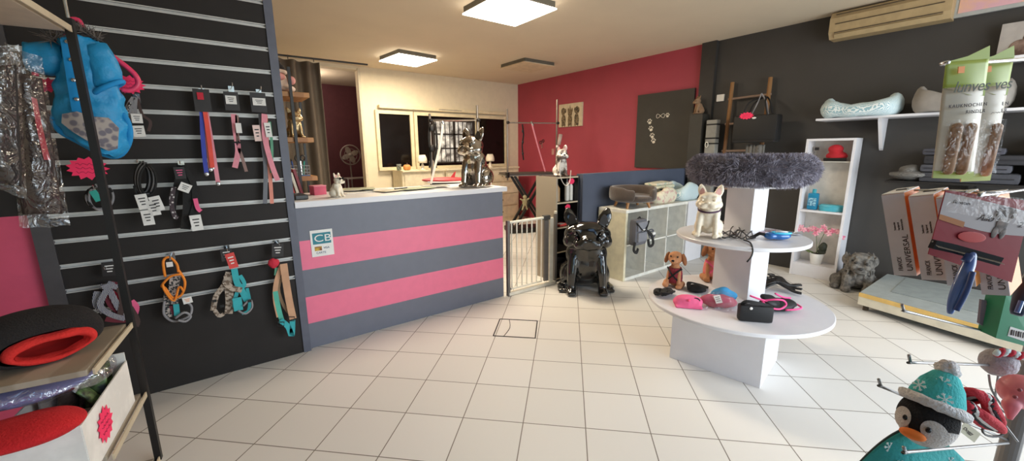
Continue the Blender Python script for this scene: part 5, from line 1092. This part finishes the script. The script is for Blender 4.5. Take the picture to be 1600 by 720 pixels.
b = MB(); b.ell((5.587, yl-.3, z2+.08), (.004, .16, .14)).ell((5.587, yl-.22, z2+.16), (.004, .09, .08)).ell((5.586, yl-.12, z2+.08), (.004, .06, .07)); b.make('dog_image', M('brown_dog_image', '#5b4238', rough=.6, col2='#8d7466', scale=14), t, world=True, smooth=True)
t = thing('air_conditioner', 'beige wall air conditioner high on the dark wall', 'air conditioner', (5.6, 1.17, 2.63)); acm = M('beige_plastic', '#b09870', rough=.5)
MB().prism([(0, 0), (-.16, -.0), (-.21, .06), (-.21, .2), (-.17, .26), (0, .27)], .9, frame((XR, .73, 2.62), (1, 0, 0), (0, 0, 1)) @ Matrix.Rotation(0, 4, 'Z') @ Matrix.Scale(-1, 4, (0, 0, 1)) if frame((0, 0, 0), (1, 0, 0), (0, 0, 1)).col[2].y < 0 else frame((XR, .73, 2.62), (1, 0, 0), (0, 0, 1))).make('body', acm, t, world=True)
for z in (2.675, 2.76, 2.85): MB().box((XR-.212, 1.18, z), (.006, .8, .008)).make('groove', M('dark_groove', '#4a3d2c', rough=.7), t, world=True)
MB().box((XR-.19, 1.18, 2.642), (.05, .8, .012), mat=Matrix.Rotation(.8, 4, 'Y')).make('louver', acm, t, world=True)
t = thing('framed_poster', 'pastel framed poster at the top right corner of the dark wall', 'poster', (XR, .3, 2.7)); a_, c_ = GX(1489, 25, 5.68), GX(1600, 14, 5.68)
zb_ = (a_.z+c_.z)/2; yy0 = a_.y; top_ = 2.88
MB().box((5.68, yy0-.6, (zb_+top_)/2), (.03, 1.2, top_-zb_)).make('frame', M('pale_frame', '#a9aaa6', rough=.4), t, world=True)
MB().box((5.664, yy0-.6, (zb_+top_)/2+.008), (.006, 1.14, top_-zb_-.05)).make('print', M('pastel_print', '#d9a9b0', kind='noise', scale=4, col2='#e8b878', rough=.4, lo=.45, hi=.6), t, world=True)
# dark mats on a low wall shelf behind the boxes
zl = 1.16
wshelf('low charcoal wall shelf with dark mats behind the hanging boxes', -1.2, .95, zl, .36, (.4,), .02, blackm)
mats_ = [(.42, .6, zl, .09, '#3d3d42', 'dark grey folded mat at the bottom of the low shelf pile'), (.45, .55, zl+.092, .07, '#4a4a50', 'slate grey mat in the low shelf pile'), (.4, .62, zl+.164, .08, '#2f2e31', 'charcoal mat near the top of the low shelf pile'), (.48, .5, zl+.246, .06, '#44434a', 'topmost charcoal cushion of the low shelf pile')]
for i, (yc, wy, z, h_, cn, lb) in enumerate(mats_):
    t = thing('folded_mat', lb, 'mat', (5.5, yc, z)); MB().box((0, 0, h_/2), (.3, wy, h_), bev=.025).make('mat', M('mat%d_fabric' % i, cn, rough=.95, bump=.2), t, smooth='auto'); MB().tube([(-.152, -wy*.45, h_/2), (-.152, wy*.45, h_/2)], .004).make('piping', M('dark_piping', '#26252a'), t)
for i, (yc, wy, z, h_, cn, lb) in enumerate([(-.2, .5, zl, .12, '#6f6c6b', 'grey mat under the orange packs at the right of the low shelf'), (-.22, .5, zl+.122, .05, '#d9733a', 'orange packed mat at the right of the low shelf'), (-.2, .5, zl+.174, .12, '#3b3c44', 'dark blue grey mat on the orange pack of the low shelf'), (-.2, .54, zl+.296, .12, '#28272a', 'black mat, topmost at the right of the low shelf')]):
    t = thing('folded_mat', lb, 'mat', (5.5, yc, z)); MB().box((0, 0, h_/2), (.3, wy, h_), bev=.02).make('mat', M('matb%d_fabric' % i, cn, rough=.95, bump=.2), t, smooth='auto'); MB().box((-.152, .1, h_/2), (.004, .08, h_*.5)).make('tag', M('grey_print'), t)
t = thing('knitted_bed', 'grey knitted pet bed on the low shelf behind the treat bags', 'pet bed', (5.28, .72, zl)); b = MB(); b.ell((5.46, .78, zl+.055), (.12, .15, .055)).ell((5.46, .8, zl+.1), (.09, .09, .05)); b.make('body', M('grey_knit'), t, world=True, smooth=True, disp=.02, dscale=14); MB().tube([V((5.46+.12*math.cos(a), .78+.15*math.sin(a), zl+.06)) for a in (2*PI*k/24 for k in range(24))], .02, close=True).make('rim', M('grey_knit'), t, world=True, smooth=True)

# ------------------------------------------------------------------ low display platform (gondola base)
t = thing('display_platform', 'low grey display platform with yellow price strip near the right wall', 'platform', (5.1, .2, 0))
PL = [(4.68, .87), (5.6, .85), (5.6, -.9), (4.19, -.9)]
MB().prism(PL, .04, Matrix.Translation((0, 0, .13))).make('deck', M('pale_grey_steel', '#9fa5a2', rough=.45), t, world=True)
fd = V((4.19-4.68, -.9-.87, 0)); fl = fd.length; fa = math.atan2(fd.y, fd.x); fc = V(((4.68+4.19)/2, (-.9+.87)/2, 0)); fnv = V((math.sin(fa), -math.cos(fa), 0)); 
if fnv.x > 0: fnv = -fnv
MB().box(fc+fnv*.008+V((0, 0, .15)), (fl, .014, .035), fa).make('price_strip', M('yellow_strip', '#d8b368', rough=.5), t, world=True)
MB().box(fc+fnv*.006+V((0, 0, .095)), (fl, .012, .075), fa).make('front_rail', M('cream_steel', '#cfc8b4', rough=.4), t, world=True)
for x, y in ((4.72, .82), (4.27, -.8), (5.5, .8), (5.5, -.8)): MB().cyl((x, y, 0), (x, y, .13), .022).make('foot', M('dark_groove'), t, world=True)
MB().prism([(4.9, .7), (5.55, .7), (5.55, -.8), (4.6, -.8)], .004, Matrix.Translation((0, 0, .171))).make('mat_liner', M('grey_liner', '#8f9694', rough=.6), t, world=True)

# ------------------------------------------------------------------ spinner rack in the right foreground
wire = M('grey_wire_steel', '#9a9a9a', rough=.3, metal=.6)
pb_ = GD(1580, 690, .78)
t = thing('spinner_rack', 'grey wire spinner rack with long pegs at the right edge', 'display rack', (pb_.x, pb_.y, 0))
MB().cyl((pb_.x, pb_.y, .03), (pb_.x, pb_.y, 1.72), .015, seg=16).make('pole', M('grey_tube', '#8a8683', rough=.35, metal=.3), t, world=True)
MB().cyl((pb_.x, pb_.y, 0), (pb_.x, pb_.y, .03), .16, seg=32).make('base', M('grey_tube'), t, world=True)
def pegw(tip, tt, up=.02, r=.0022, to=None):
    a = GD(tip[0], tip[1], tt); e = V((pb_.x, pb_.y, a.z-.0)) if to is None else GD(*to)
    d = (e-a).normalized(); return MB().tube(smoothpts([a-d*.012+V((0, 0, up)), a, a+d*.03, e], 4), r, seg=8).make('peg', wire, t, world=True, smooth=True)
pegw((1424, 566), .62, .012, to=(1596, 572, .8)); pegw((1414, 486), .66, .01, to=(1592, 531, .8)); pegw((1378, 604), .64, .01, to=(1580, 690, .78)); pegw((1416, 706), .55, .008, to=(1575, 692, .76))
for q in ([(1536, 613), (1560, 650), (1590, 690)], [(1545, 585), (1550, 610), (1570, 640)], [(1560, 585), (1556, 630), (1580, 650)]):
    MB().tube(smoothpts([GD(x, y, .74) for x, y in q]), .0018, seg=6).make('wire', wire, t, world=True)
MB().tube([GD(1553+18*math.cos(a), 672+10*math.sin(a), .72) for a in (2*PI*k/18 for k in range(18))], .002, close=True, seg=6).make('wire_ring', M('dark_wire', '#4c4846', rough=.4), t, world=True)
top = GD(1500, 98, .6); MB().tube(smoothpts([GD(1482, 97, .565), GD(1495, 100, .59), V((pb_.x, pb_.y, 1.62))]), .0028, seg=8).make('peg', steel, t, world=True, smooth=True)
MB().tube(smoothpts([GD(1428, 297, .64), GD(1500, 298, .6), GD(1560, 300, .56), V((pb_.x, pb_.y, GD(1560, 300, .56).z))]), .0018, seg=8).make('peg', steel, t, world=True, smooth=True)

MB().tube(smoothpts([GD(1538, 300, .49), GD(1546, 304, .5), V((pb_.x, pb_.y, GD(1546, 304, .5).z))]), .0018, seg=8).make('peg', steel, t, world=True, smooth=True)
# boxes hanging in a row
orng = M('orange_carton', '#f29440', rough=.5); spinem = M('pinkish_white_carton', '#cdcbd2', rough=.5); inkb = M('brown_black_ink', '#3a2a2a', rough=.6)
specs = [((1377, 305), (1397, 430), .66, .028, 'white and orange lettered carton, first and furthest left of the hanging row'), ((1419, 308), (1440, 437), .619, .028, 'white and orange lettered carton, second of the hanging row from the left'),
         ((1462, 310), (1480, 446), .573, .028, 'white and orange lettered carton third in the hanging row, behind the red brush card'), ((1512, 312), (1534, 460), .562, .026, 'white and orange lettered carton nearest in the hanging row, its orange face showing')]
for tl, bl, tt, w_, lb in specs:
    A = GD(*tl, tt); Cc = GD(*bl, tt+.006)
    yv = (A-Cc); h_ = yv.length; yv.normalize(); xv = CR*.5-CF*.866; xv = (xv - yv*xv.dot(yv)).normalized(); nz = xv.cross(yv)
    mt4 = Matrix((xv, yv, nz)).transposed(); t = thing('hanging_carton', lb, 'box', Cc, rot=mt4, group=None)
    D_ = .07
    MB().box((w_/2, h_/2, -D_/2-.001), (w_, h_, D_), bev=.0008).make('carton', orng, t)
    MB().box((w_/2, h_/2, 0), (w_*.985, h_*.995, .0015)).make('spine_print', spinem, t)
    MB().box((w_/2, h_+.0007, -D_*.5), (w_*.98, .0012, D_*.97)).make('top_flap', M('white_flap', '#f1efec', rough=.4), t)
    MB().box((w_*.55, h_+.002, -D_*.55), (w_*.5, .0015, .008)).make('peg_slot', M('dark_wire'), t)
    R90 = Matrix.Rotation(PI/2, 4, 'Z')
    text('UNIVERSAL', inkb, t, Matrix.Translation((w_*.88, h_*.06, .001)) @ R90, w_*.36, sx=h_*.52/(w_*.36*5.9)*1.0)
    text('FRANCK', inkb, t, Matrix.Translation((w_*.45, h_*.06, .001)) @ R90, w_*.27, sx=.8)
    for i, tx in enumerate(('Tondeuse chien', 'Dog clipper set', 'Hundeschermaschine')): text(tx, inkb, t, Matrix.Translation((w_*(.42+.16*i), h_*.56, .001)) @ R90, w_*.12, sx=.62)

# treat bags
def bil(c, u, v): return lerp(lerp(c[0], c[1], u), lerp(c[3], c[2], u), v)
clearf = plastic('bag_film')
def treat(label, c4, tt, rolls, words, base=V((0, 0, 0))):
    P_ = [GD(x, y, q) for (x, y), q in zip(c4, tt)]
    t = thing('treat_bag', label, 'treat bag', P_[0]); n = (P_[1]-P_[0]).cross(P_[3]-P_[0]).normalized(); n = n if n.dot(-CF) > 0 else -n
    def f(u0, u1, v0, v1, d, k=1): return lambda u, v: bil(P_, lerp(u0, u1, u), lerp(v0, v1, v)) + n*(d+.007*k*math.sin(PI*lerp(u0, u1, u))*math.sin(PI*min(1, lerp(v0, v1, v)+.05)))
    MB().sheet(f(0, 1, .0, .22, 0), 12, 6).make('header', M('lime_green_print', '#a9b74c', rough=.4), t, world=True, smooth=True, solid=.0008)
    MB().sheet(f(0, 1, .22, 1, 0), 12, 14).make('pouch', M('cream_pouch', '#d4c6b0', rough=.4), t, world=True, smooth=True, solid=.0008)
    MB().sheet(f(0, 1, .935, 1.0, .0012), 12, 3).make('bottom_band', M('lime_green_print'), t, world=True, smooth=True)
    b = MB()
    a0_, a1_, a2_ = f(0, 1, 0, 1, .0014)(0, .215), f(0, 1, 0, 1, .0014)(1, .215), f(0, 1, 0, 1, .0014)(1, .3); b.quad(a0_, a1_, a2_, f(0, 1, 0, 1, .0014)(.5, .29)); b.make('header_sweep', M('lime_green_print'), t, world=True)
    # peaked top corner
    tp = bil(P_, 1.0, 0)+(P_[0]-P_[3]).normalized()*.018; MB().prism([(0, 0), ((P_[1]-P_[0]).length, 0), ((P_[1]-P_[0]).length*.98, .018), ((P_[1]-P_[0]).length*.5, .006)], .001, frame(P_[0], P_[1]-P_[0], P_[0]-P_[3])).make('top_seal', M('lime_green_print'), t, world=True)
    for u in rolls:
        A = f(0, 1, 0, 1, .004)(u, .56); B = f(0, 1, 0, 1, .004)(u, .93); MB().caps(A, B, .0062).make('chew_roll', M('brown_chew', '#a07a5c', rough=.7, col2='#c4a184', scale=60), t, world=True, smooth=True)
    MB().sheet(f(.03, .97, .5, .95, .008, 1.6), 10, 12).make('clear_window', plastic('window_film', amount=.07, bs=40), t, world=True, smooth=True)
    X_ = P_[1]-P_[0]; Y_ = P_[0]-P_[3]; W_ = X_.length
    inv = wm(t).inverted()
    for tx, u, v, sz, sh in words:
        o = f(0, 1, 0, 1, .009)(u, v); text(tx, M('dark_green_ink', '#3b3f20') if sh else inkb, t, inv @ frame(o, X_, Y_) @ Matrix.Scale(1, 4), sz, shear=sh, ext=.0002, space=1.25 if not sh else .95, align='RIGHT')
    MB().tube([f(0, 1, 0, 1, .0085)(.35+.5*k/16, .45-.012*abs(math.sin(k*1.3))) for k in range(17)], .0004, seg=5).make('cow_sketch', M('grey_print'), t, world=True)
    b = MB(); fm = frame(f(0, 1, 0, 1, .0045)(.25, .08), X_, Y_); b.m = fm; b.box((0, 0, .001), (.009, .009, .001)); b.make('orange_mark', orng, t, world=True)
fr_ = frame((0, 0, 0), CR, CU).col[2].to_3d()
treat('cream treat bag behind, right one of the two green topped bags', [(1522, 96), (1584, 90), (1546, 282), (1500, 284)], [.62, .62, .64, .64], (.72,), [('ves', .86, .25, .022, .3), ('EN', .86, .385, .0075, 0), ('ER', .84, .44, .0075, 0)])
treat('green topped cream treat bag in front, holding brown chew rolls', [(1478, 97), (1545, 92), (1519, 280), (1456, 278)], [.575, .575, .6, .6], (.3, .62), [('lunves', .9, .26, .0215, .3), ('KAUKNOCHEN', .9, .385, .0068, 0), ('RINDER', .86, .44, .0068, 0)])

# brush on a red card
P_ = [GD(1477, 297, .5), GD(1612, 314, .5), GD(1580, 441, .52), GD(1450, 397, .52)]
t = thing('carded_brush', 'blue handled grooming brush on a red and white card in clear wrap', 'brush', P_[0]); X_ = P_[1]-P_[0]; Y_ = P_[0]-P_[3]; fm = frame(P_[3], X_, Y_); nn_ = fm.col[2].to_3d(); sgn = 1 if nn_.dot(-CF) > 0 else -1; nn_ *= sgn
def cd(u0, u1, v0, v1, d, bow=.0): return lambda u, v: bil(P_, lerp(u0, u1, u), lerp(v0, v1, v)) + nn_*(d+bow*math.sin(PI*u))
cardr = M('crimson_card', '#952432', rough=.4); cardw = M('white_card_print', '#bdb3b3', rough=.4)
MB().sheet(cd(0, 1, 0, 1, 0), 6, 6).make('card', cardr, t, world=True, solid=.0012)
MB().sheet(lambda u, v: bil(P_, u, (.03+.1*u)*(1-v)+v*(.42+.05*math.sin(u*PI)))+nn_*.0011, 12, 4).make('white_band', cardw, t, world=True)
MB().sheet(lambda u, v: bil(P_, lerp(.0, .3, u), .36+.08*v+.04*u)+nn_*.0014, 6, 2).make('orange_swoosh', M('amber_print', '#b5703a', rough=.5), t, world=True)
b = MB(); c = bil(P_, .72, .32)+nn_*.0018
ex, ey = X_.normalized(), Y_.normalized()
fmc = frame(c, ex, ey); b.m = fmc; b.ell((0, 0, 0), (.0075, .012, .0006)).ell((0, .014, 0), (.009, .007, .0006)).ell((-.009, .013, 0), (.003, .006, .0006)).ell((.009, .013, 0), (.003, .006, .0006)).ell((-.005, -.012, 0), (.004, .008, .0006)).ell((.005, -.012, 0), (.004, .008, .0006)); b.make('dog_photo', M('dark_dog_print', '#3d302c', rough=.5, col2='#86766e', scale=90), t, world=True)
b = MB(); b.m = frame(bil(P_, .42, .58)+nn_*.0016, ex, ey); b.ell((0, 0, 0), (.018, .007, .0005)); b.make('red_oval', M('bright_red_print', '#c32f2c', rough=.5), t, world=True)
inv = wm(t).inverted()
text('Allo', inkb, t, inv @ frame(bil(P_, .42, .34)+nn_*.0018, ex, ey), .012, shear=.4, ext=.0002); text('Groomer', inkb, t, inv @ frame(bil(P_, .1, .17)+nn_*.0018, ex, ey), .006, ext=.0002); text('2', inkb, t, inv @ frame(bil(P_, .9, .33)+nn_*.0018, ex, ey), .01, ext=.0002)
# brush: head bar, comb, handle
A, B = GD(1457, 381, .488), GD(1560, 408, .488)
MB().tube([A, lerp(A, B, .3)+V((0, 0, .001)), B], .0035, w=.011, up=tuple(nn_)).make('brush_head', M('dark_steel', '#3b3c42', rough=.25, metal=.8), t, world=True)
MB().tube([A+CU*.003, B+CU*.003], .0012, seg=6).make('comb_edge', steel, t, world=True)
b = MB()
for k in range(40): q = lerp(A, B, (k+.5)/40); b.cyl(q+nn_*.003, q+nn_*.007-CU*.002, .0003, seg=4)
b.make('comb_teeth', steel, t, world=True)
hd = smoothpts([GD(1518, 396, .487), GD(1513, 415, .482), GD(1502, 440, .478), GD(1490, 468, .478), GD(1484, 490, .48)], 5)
MB().tube(hd, [.0042+.003*math.sin(PI*i/(len(hd)-1))**.8 + (-.002*i/(len(hd)-1)) for i in range(len(hd))], seg=16).make('handle', M('blue_handle', '#5571ad', rough=.3, coat=.3), t, world=True, smooth=True)
MB().tube(smoothpts([GD(1520, 425, .47), GD(1510, 455, .468), GD(1494, 485, .472)], 5), .0028, seg=10).make('grip', M('navy_grip', '#2c437c', rough=.5), t, world=True, smooth=True)
MB().tube(smoothpts([GD(1516, 398, .477), GD(1508, 408, .478)]), .0042, seg=10).make('neck', M('navy_grip'), t, world=True, smooth=True)
MB().sheet(cd(.0, 1, -.02, .3, .006, .004), 14, 10).make('clear_wrap', plastic('crinkled_film', amount=.09, bs=60), t, world=True, smooth=True)

# penguin toy
R_ = Matrix((CR, CU, -CF)).transposed(); roll = Matrix.Rotation(-.12, 3, 'Z')
zz = -ray(1450, 640).normalized(); xx = V((0, 0, 1)).cross(zz).normalized(); RP = Matrix((xx, zz.cross(xx), zz)).transposed()
t = thing('penguin_toy', 'plush penguin toy with snowflake bobble hat and teal scarf-patterned body', 'plush toy', GD(1448, 659, .6), rot=(RP @ roll @ Matrix.Rotation(-.3, 3, 'Y')), scale=1.12)
K = .6/F_PX; KX, KY, KZ = .00054, .0009, .00076
def L(x, y, z=0): return V((x*KX, y*KY, z*KZ))
S1 = .00074
hm = M('white_crochet', '#d8cfc8', rough=.9, bump=.6, bscale=420)
MB().ell(L(0, 4, 0), (55*KX, 40*KY, 44*KZ), seg=40, rings=24).make('head', hm, t, smooth=True)
def patch(nm, mat, cx, cy, rx, ry, sc=1.02, tri=None, n=16):
    """a raised patch following the head's surface"""
    def f(u, v):
        a = 2*PI*u; x = cx+rx*v*math.cos(a); y = cy+ry*v*math.sin(a)
        q = 1-(x/55)**2-((y-4)/40)**2; z = 44*math.sqrt(max(q, .0))
        p = L(x, y-4, z)*sc; return p+L(0, 4)
    return MB().sheet(f, 28, 8).make(nm, mat, t, smooth=True)
bk_ = M('black_crochet', '#1c1817', rough=.95, bump=.6, bscale=420)
def band_(u, v):
    a = math.radians(lerp(-178, -2, u)); y = lerp(-4+6*math.cos(2*a), 30, v); r = math.sqrt(max(0, 1-((y-4)/40)**2)); return L(55*r*math.cos(a)*1.03, y, -44*r*math.sin(a)*1.03)
MB().sheet(band_, 40, 8).make('face_mask', bk_, t, smooth=True)
patch('face_mask', bk_, 4, -6, 14, 20, 1.035)
for x, y in ((-25, -6), (30, -8)): patch('eye_patch', hm, x, y, 19, 14, 1.065)
for x, y in ((-18, -6), (26, -9)): MB().ell(L(x, y, 42.5), (4*S1, 5*S1, 4*S1)).make('eye', M('wet_black'), t, smooth=True)
MB().ell(L(3, -24, 40), (18*S1, 9*S1, 14*S1), (0, 0, .1), seg=24, rings=14).make('beak', M('orange_felt', '#ef7c2e', rough=.8), t, smooth=True)
tealf = M('teal_knit', '#45b9b8', rough=.9, bump=.4, bscale=300)
MB().lathe([(52*S1, 26*S1), (50*S1, 40*S1), (40*S1, 60*S1), (24*S1, 76*S1), (6*S1, 84*S1), (0, 85*S1)], seg=40).make('hat', tealf, t, smooth=True).matrix_basis = Matrix(((KX/S1, 0, 0, 0), (0, 0, KY/S1, 0), (0, -KZ*.84/S1, 0, 0), (0, 0, 0, 1)))
fuz = M('white_fuzzy_yarn', '#e6e2e0', rough=.95, bump=.8, bscale=300)
MB().tube([L(54*math.cos(a), 28, 46*math.sin(a)) for a in (2*PI*k/30 for k in range(30))], 9*S1, close=True, seg=12).make('hat_brim', fuz, t, smooth=True, disp=.0018, dscale=160)
MB().ell(L(-2, 84, 0), 17*S1, seg=24, rings=16).make('pompom', fuz, t, smooth=True, disp=.003, dscale=160)
def flake(c, n, up, s, parent, name='snowflake'):
    b = MB(); b.m = frame(c, up.cross(n), up)
    for k in range(6):
        a = k*PI/3; e = V((math.cos(a), math.sin(a), 0))*s; b.tube([V((0, 0, 0)), e], s*.09, seg=5)
        for q in (-.6, .6): e2 = e*.55+V((math.cos(a+q), math.sin(a+q), 0))*s*.4; b.tube([e*.55, e2], s*.07, seg=5)
    return b.make(name, M('white_yarn', '#dff0ef', rough=.9), parent, world=True)
W4 = wm(t)
for x, y, z in ((-18, 46, 42), (12, 62, 28), (30, 40, 38)): flake(W4 @ L(x, y, z), (W4.to_3x3() @ V((x*.6, y*.1, z))).normalized(), W4.to_3x3() @ V((0, 1, 0)), 12*S1, t)
def bodyf(u, v):
    x = lerp(1335, 1500, u); yt = 668+abs(u-.55)**1.6*170; y = lerp(yt, 790, v); return GD(x-8*v, y, .655-.04*math.sin(u*PI)*(.6+.4*v))
MB().sheet(bodyf, 24, 14).make('body', M('teal_snow_fabric', '#3aa19e', rough=.9, bump=.3, bscale=200), t, world=True, smooth=True, solid=.01)
MB().tube([bodyf(u/24, 0) for u in range(25)], .0025).make('body_edge', M('dark_teal_piping', '#1b3a3c'), t, world=True)
for u, v in ((.12, .25), (.3, .08), (.42, .42), (.6, .12), (.72, .42), (.88, .22), (.22, .55)): flake(bodyf(u, v)-CF*.0065, -CF, CU, 11*S1, t)
tg = thing('hang_tag', 'cream printed hang tag sticking out right of the penguin toy', 'tag', GD(1515, 675, .6), rot=(R_ @ Matrix.Rotation(-.65, 3, 'Z'))); MB().box((0, 0, 0), (40*S1, 22*S1, .0006)).make('card', M('cream_paper'), tg); text('Doggy', inkb, tg, Matrix.Translation((-16*S1, -3*S1, .0006)), 9*S1, ext=.0001, shear=.3)

# rope toy
t = thing('rope_toy', 'knotted red, white and black rope toy right of the penguin', 'rope toy', GD(1530, 640, .66))
ropes = [('#c02436', 0), ('#1d1b22', 1.3), ('#e4dcd8', 2.6), ('#c02436', 4.0), ('#c7303c', 5.2)]
for i, (cn, ph) in enumerate(ropes):
    pts = [GD(1531+30*math.cos(a+ph*.3)+6*math.sin(3*a+ph), 639+17*math.sin(a+ph*.5)+9*math.sin(2*a+ph)+.35*30*math.cos(a+ph*.3), .66+.02*math.sin(2*a+ph)) for a in (2*PI*k/26 for k in range(26))]
    MB().tube(pts, .0062, close=True, seg=10).make('rope_strand', M('rope_%s' % ['red', 'black', 'white', 'red', 'scarlet'][i], cn, rough=.85, kind='wave', scale=250, bump=.4, bscale=300), t, world=True, smooth=True)
t = thing('rope_toy', 'thin red and white twisted rope above the grey fuzzy ball', 'rope toy', GD(1575, 552, .72))
for ph, mt in ((0, redf), (PI, M('white_yarn'))): MB().tube([GD(1556+3*k, 553-3*math.sin(k*.35)+3*math.sin(k*1.2+ph), .72+.006*math.cos(k*1.2+ph)) for k in range(18)], .0045, seg=8).make('rope_strand', mt, t, world=True, smooth=True)
t = thing('fuzzy_ball', 'pale grey fuzzy ball toy hanging under the top wire peg', 'ball', GD(1560, 565, .74)); MB().ell(GD(1560, 566, .74), .025, seg=28, rings=18).make('ball', M('grey_fuzz', '#b4aeb2', rough=.95, bump=.6, bscale=200), t, world=True, smooth=True, disp=.002, dscale=120); MB().tube([GD(1562, 545, .74), GD(1564, 560, .73)], .001).make('loop', wire, t, world=True)
t = thing('pink_toy', 'pink rubber pig-snout toy at the right edge', 'toy', GD(1592, 620, .66)); b = MB(); b.ell(GD(1597, 612, .68), (.032, .03, .028)).caps(GD(1580, 632, .67), GD(1578, 652, .67), .012, .005); b.make('body', M('salmon_rubber', '#dd7f88', rough=.5), t, world=True, remesh=.003, sm=3)
for x, y in ((1593, 609), (1586, 620)): MB().ell(GD(x, y, .652), .003).make('nostril', M('dark_salmon', '#8a3c44'), t, world=True)
# green pack, grey card, dark brush at the right edge
def slab(name, label, cat, c4, tt, mat, th, lb=None):
    P_ = [GD(x, y, q) for (x, y), q in zip(c4, tt)]; t = thing(name, label, cat, P_[0]); n = (P_[1]-P_[0]).cross(P_[3]-P_[0]).normalized(); n = n if n.dot(CF) > 0 else -n
    MB().loft([P_, [p+n*th for p in P_]]).make('body', mat, t, world=True)
    if lb: MB().loft([[bil(P_, u, v)-n*.0008 for u, v in lb[0]], [bil(P_, u, v)-n*.0001 for u, v in lb[0]]]).make('label_panel', lb[1], t, world=True)
    return t, P_, n
t, Q, n = slab('green_pack', 'green plastic pack with a white barcode label at the right edge', 'packet', [(1572, 462), (1625, 468), (1618, 545), (1556, 528)], [.7, .7, .72, .72], M('green_pack_plastic', '#2f8a62', rough=.35), .03, ([(.28, .66), (.95, .7), (.95, .92), (.26, .88)], paper))
b = MB()
for k in range(9): A = bil(Q, .33+.06*k, .72)-n*.0012; B = bil(Q, .33+.06*k, .84)-n*.0012; b.tube([A, B], .0006 if k % 3 else .0011, seg=4)
b.make('barcode', inkb, t, world=True)
slab('grey_card_pack', 'purple grey rounded card hanging left of the green pack', 'packet', [(1534, 468), (1566, 474), (1560, 526), (1530, 505)], [.73, .73, .74, .74], M('mauve_card', '#77707c', rough=.5), .004, ([(.2, .1), (.8, .1), (.8, .16), (.2, .16)], M('grey_print')))
t = thing('slicker_brush', 'dark blue brush handle hanging before the green pack at the right edge', 'brush', GD(1597, 470, .6)); MB().tube(smoothpts([GD(1612, 425, .6), GD(1602, 455, .6), GD(1588, 492, .6)], 5), [.006, .008, .009, .011, .012, .012, .011, .01, .009, .008, .006][:11], seg=12).make('handle', M('dark_navy_rubber', '#1e2a45', rough=.4), t, world=True, smooth=True); MB().tube([GD(1596, 470, .585), GD(1589, 488, .585)], .003).make('grip_line', M('blue_handle'), t, world=True)
t = thing('tennis_ball', 'yellow green ball toy peeking out beside the spinner pole', 'ball', GD(1597, 590, .86)); MB().ell(GD(1594, 592, .86), .02, seg=24, rings=16).make('ball', M('tennis_felt', '#c9cf55', rough=.95), t, world=True, smooth=True); MB().tube([GD(1594, 592, .86)+V((.02*math.cos(a), .02*math.sin(a), .004*math.sin(2*a))) for a in (2*PI*k/20 for k in range(20))], .001, close=True).make('seam', tagw, t, world=True)

# ------------------------------------------------------------------ daylight and world
def area(nm, loc, rot, sx, sy, e, col):
    l = bpy.data.lights.new(nm, 'AREA'); l.shape = 'RECTANGLE'; l.size = sx; l.size_y = sy; l.energy = e; l.color = col
    o = bpy.data.objects.new(nm, l); C.objects.link(o); o.location = loc; o.rotation_euler = rot; return o
area('shop_window_daylight', (3.5, YF-.25, 1.45), (math.radians(90), 0, 0), 3.8, 2.4, 104, (.87, .94, 1))
w = bpy.data.worlds.new('world'); bpy.context.scene.world = w; w.use_nodes = True; bg = w.node_tree.nodes['Background']
sky = w.node_tree.nodes.new('ShaderNodeTexSky'); sky.sky_type = 'NISHITA'; sky.sun_disc = False; sky.sun_elevation = math.radians(40)
w.node_tree.links.new(sky.outputs[0], bg.inputs[0]); bg.inputs[1].default_value = .15
vs_ = bpy.context.scene.view_settings; vs_.view_transform = 'Standard'; vs_.look = 'None'; vs_.gamma = 1; vs_.use_curve_mapping = False; vs_.exposure = .8
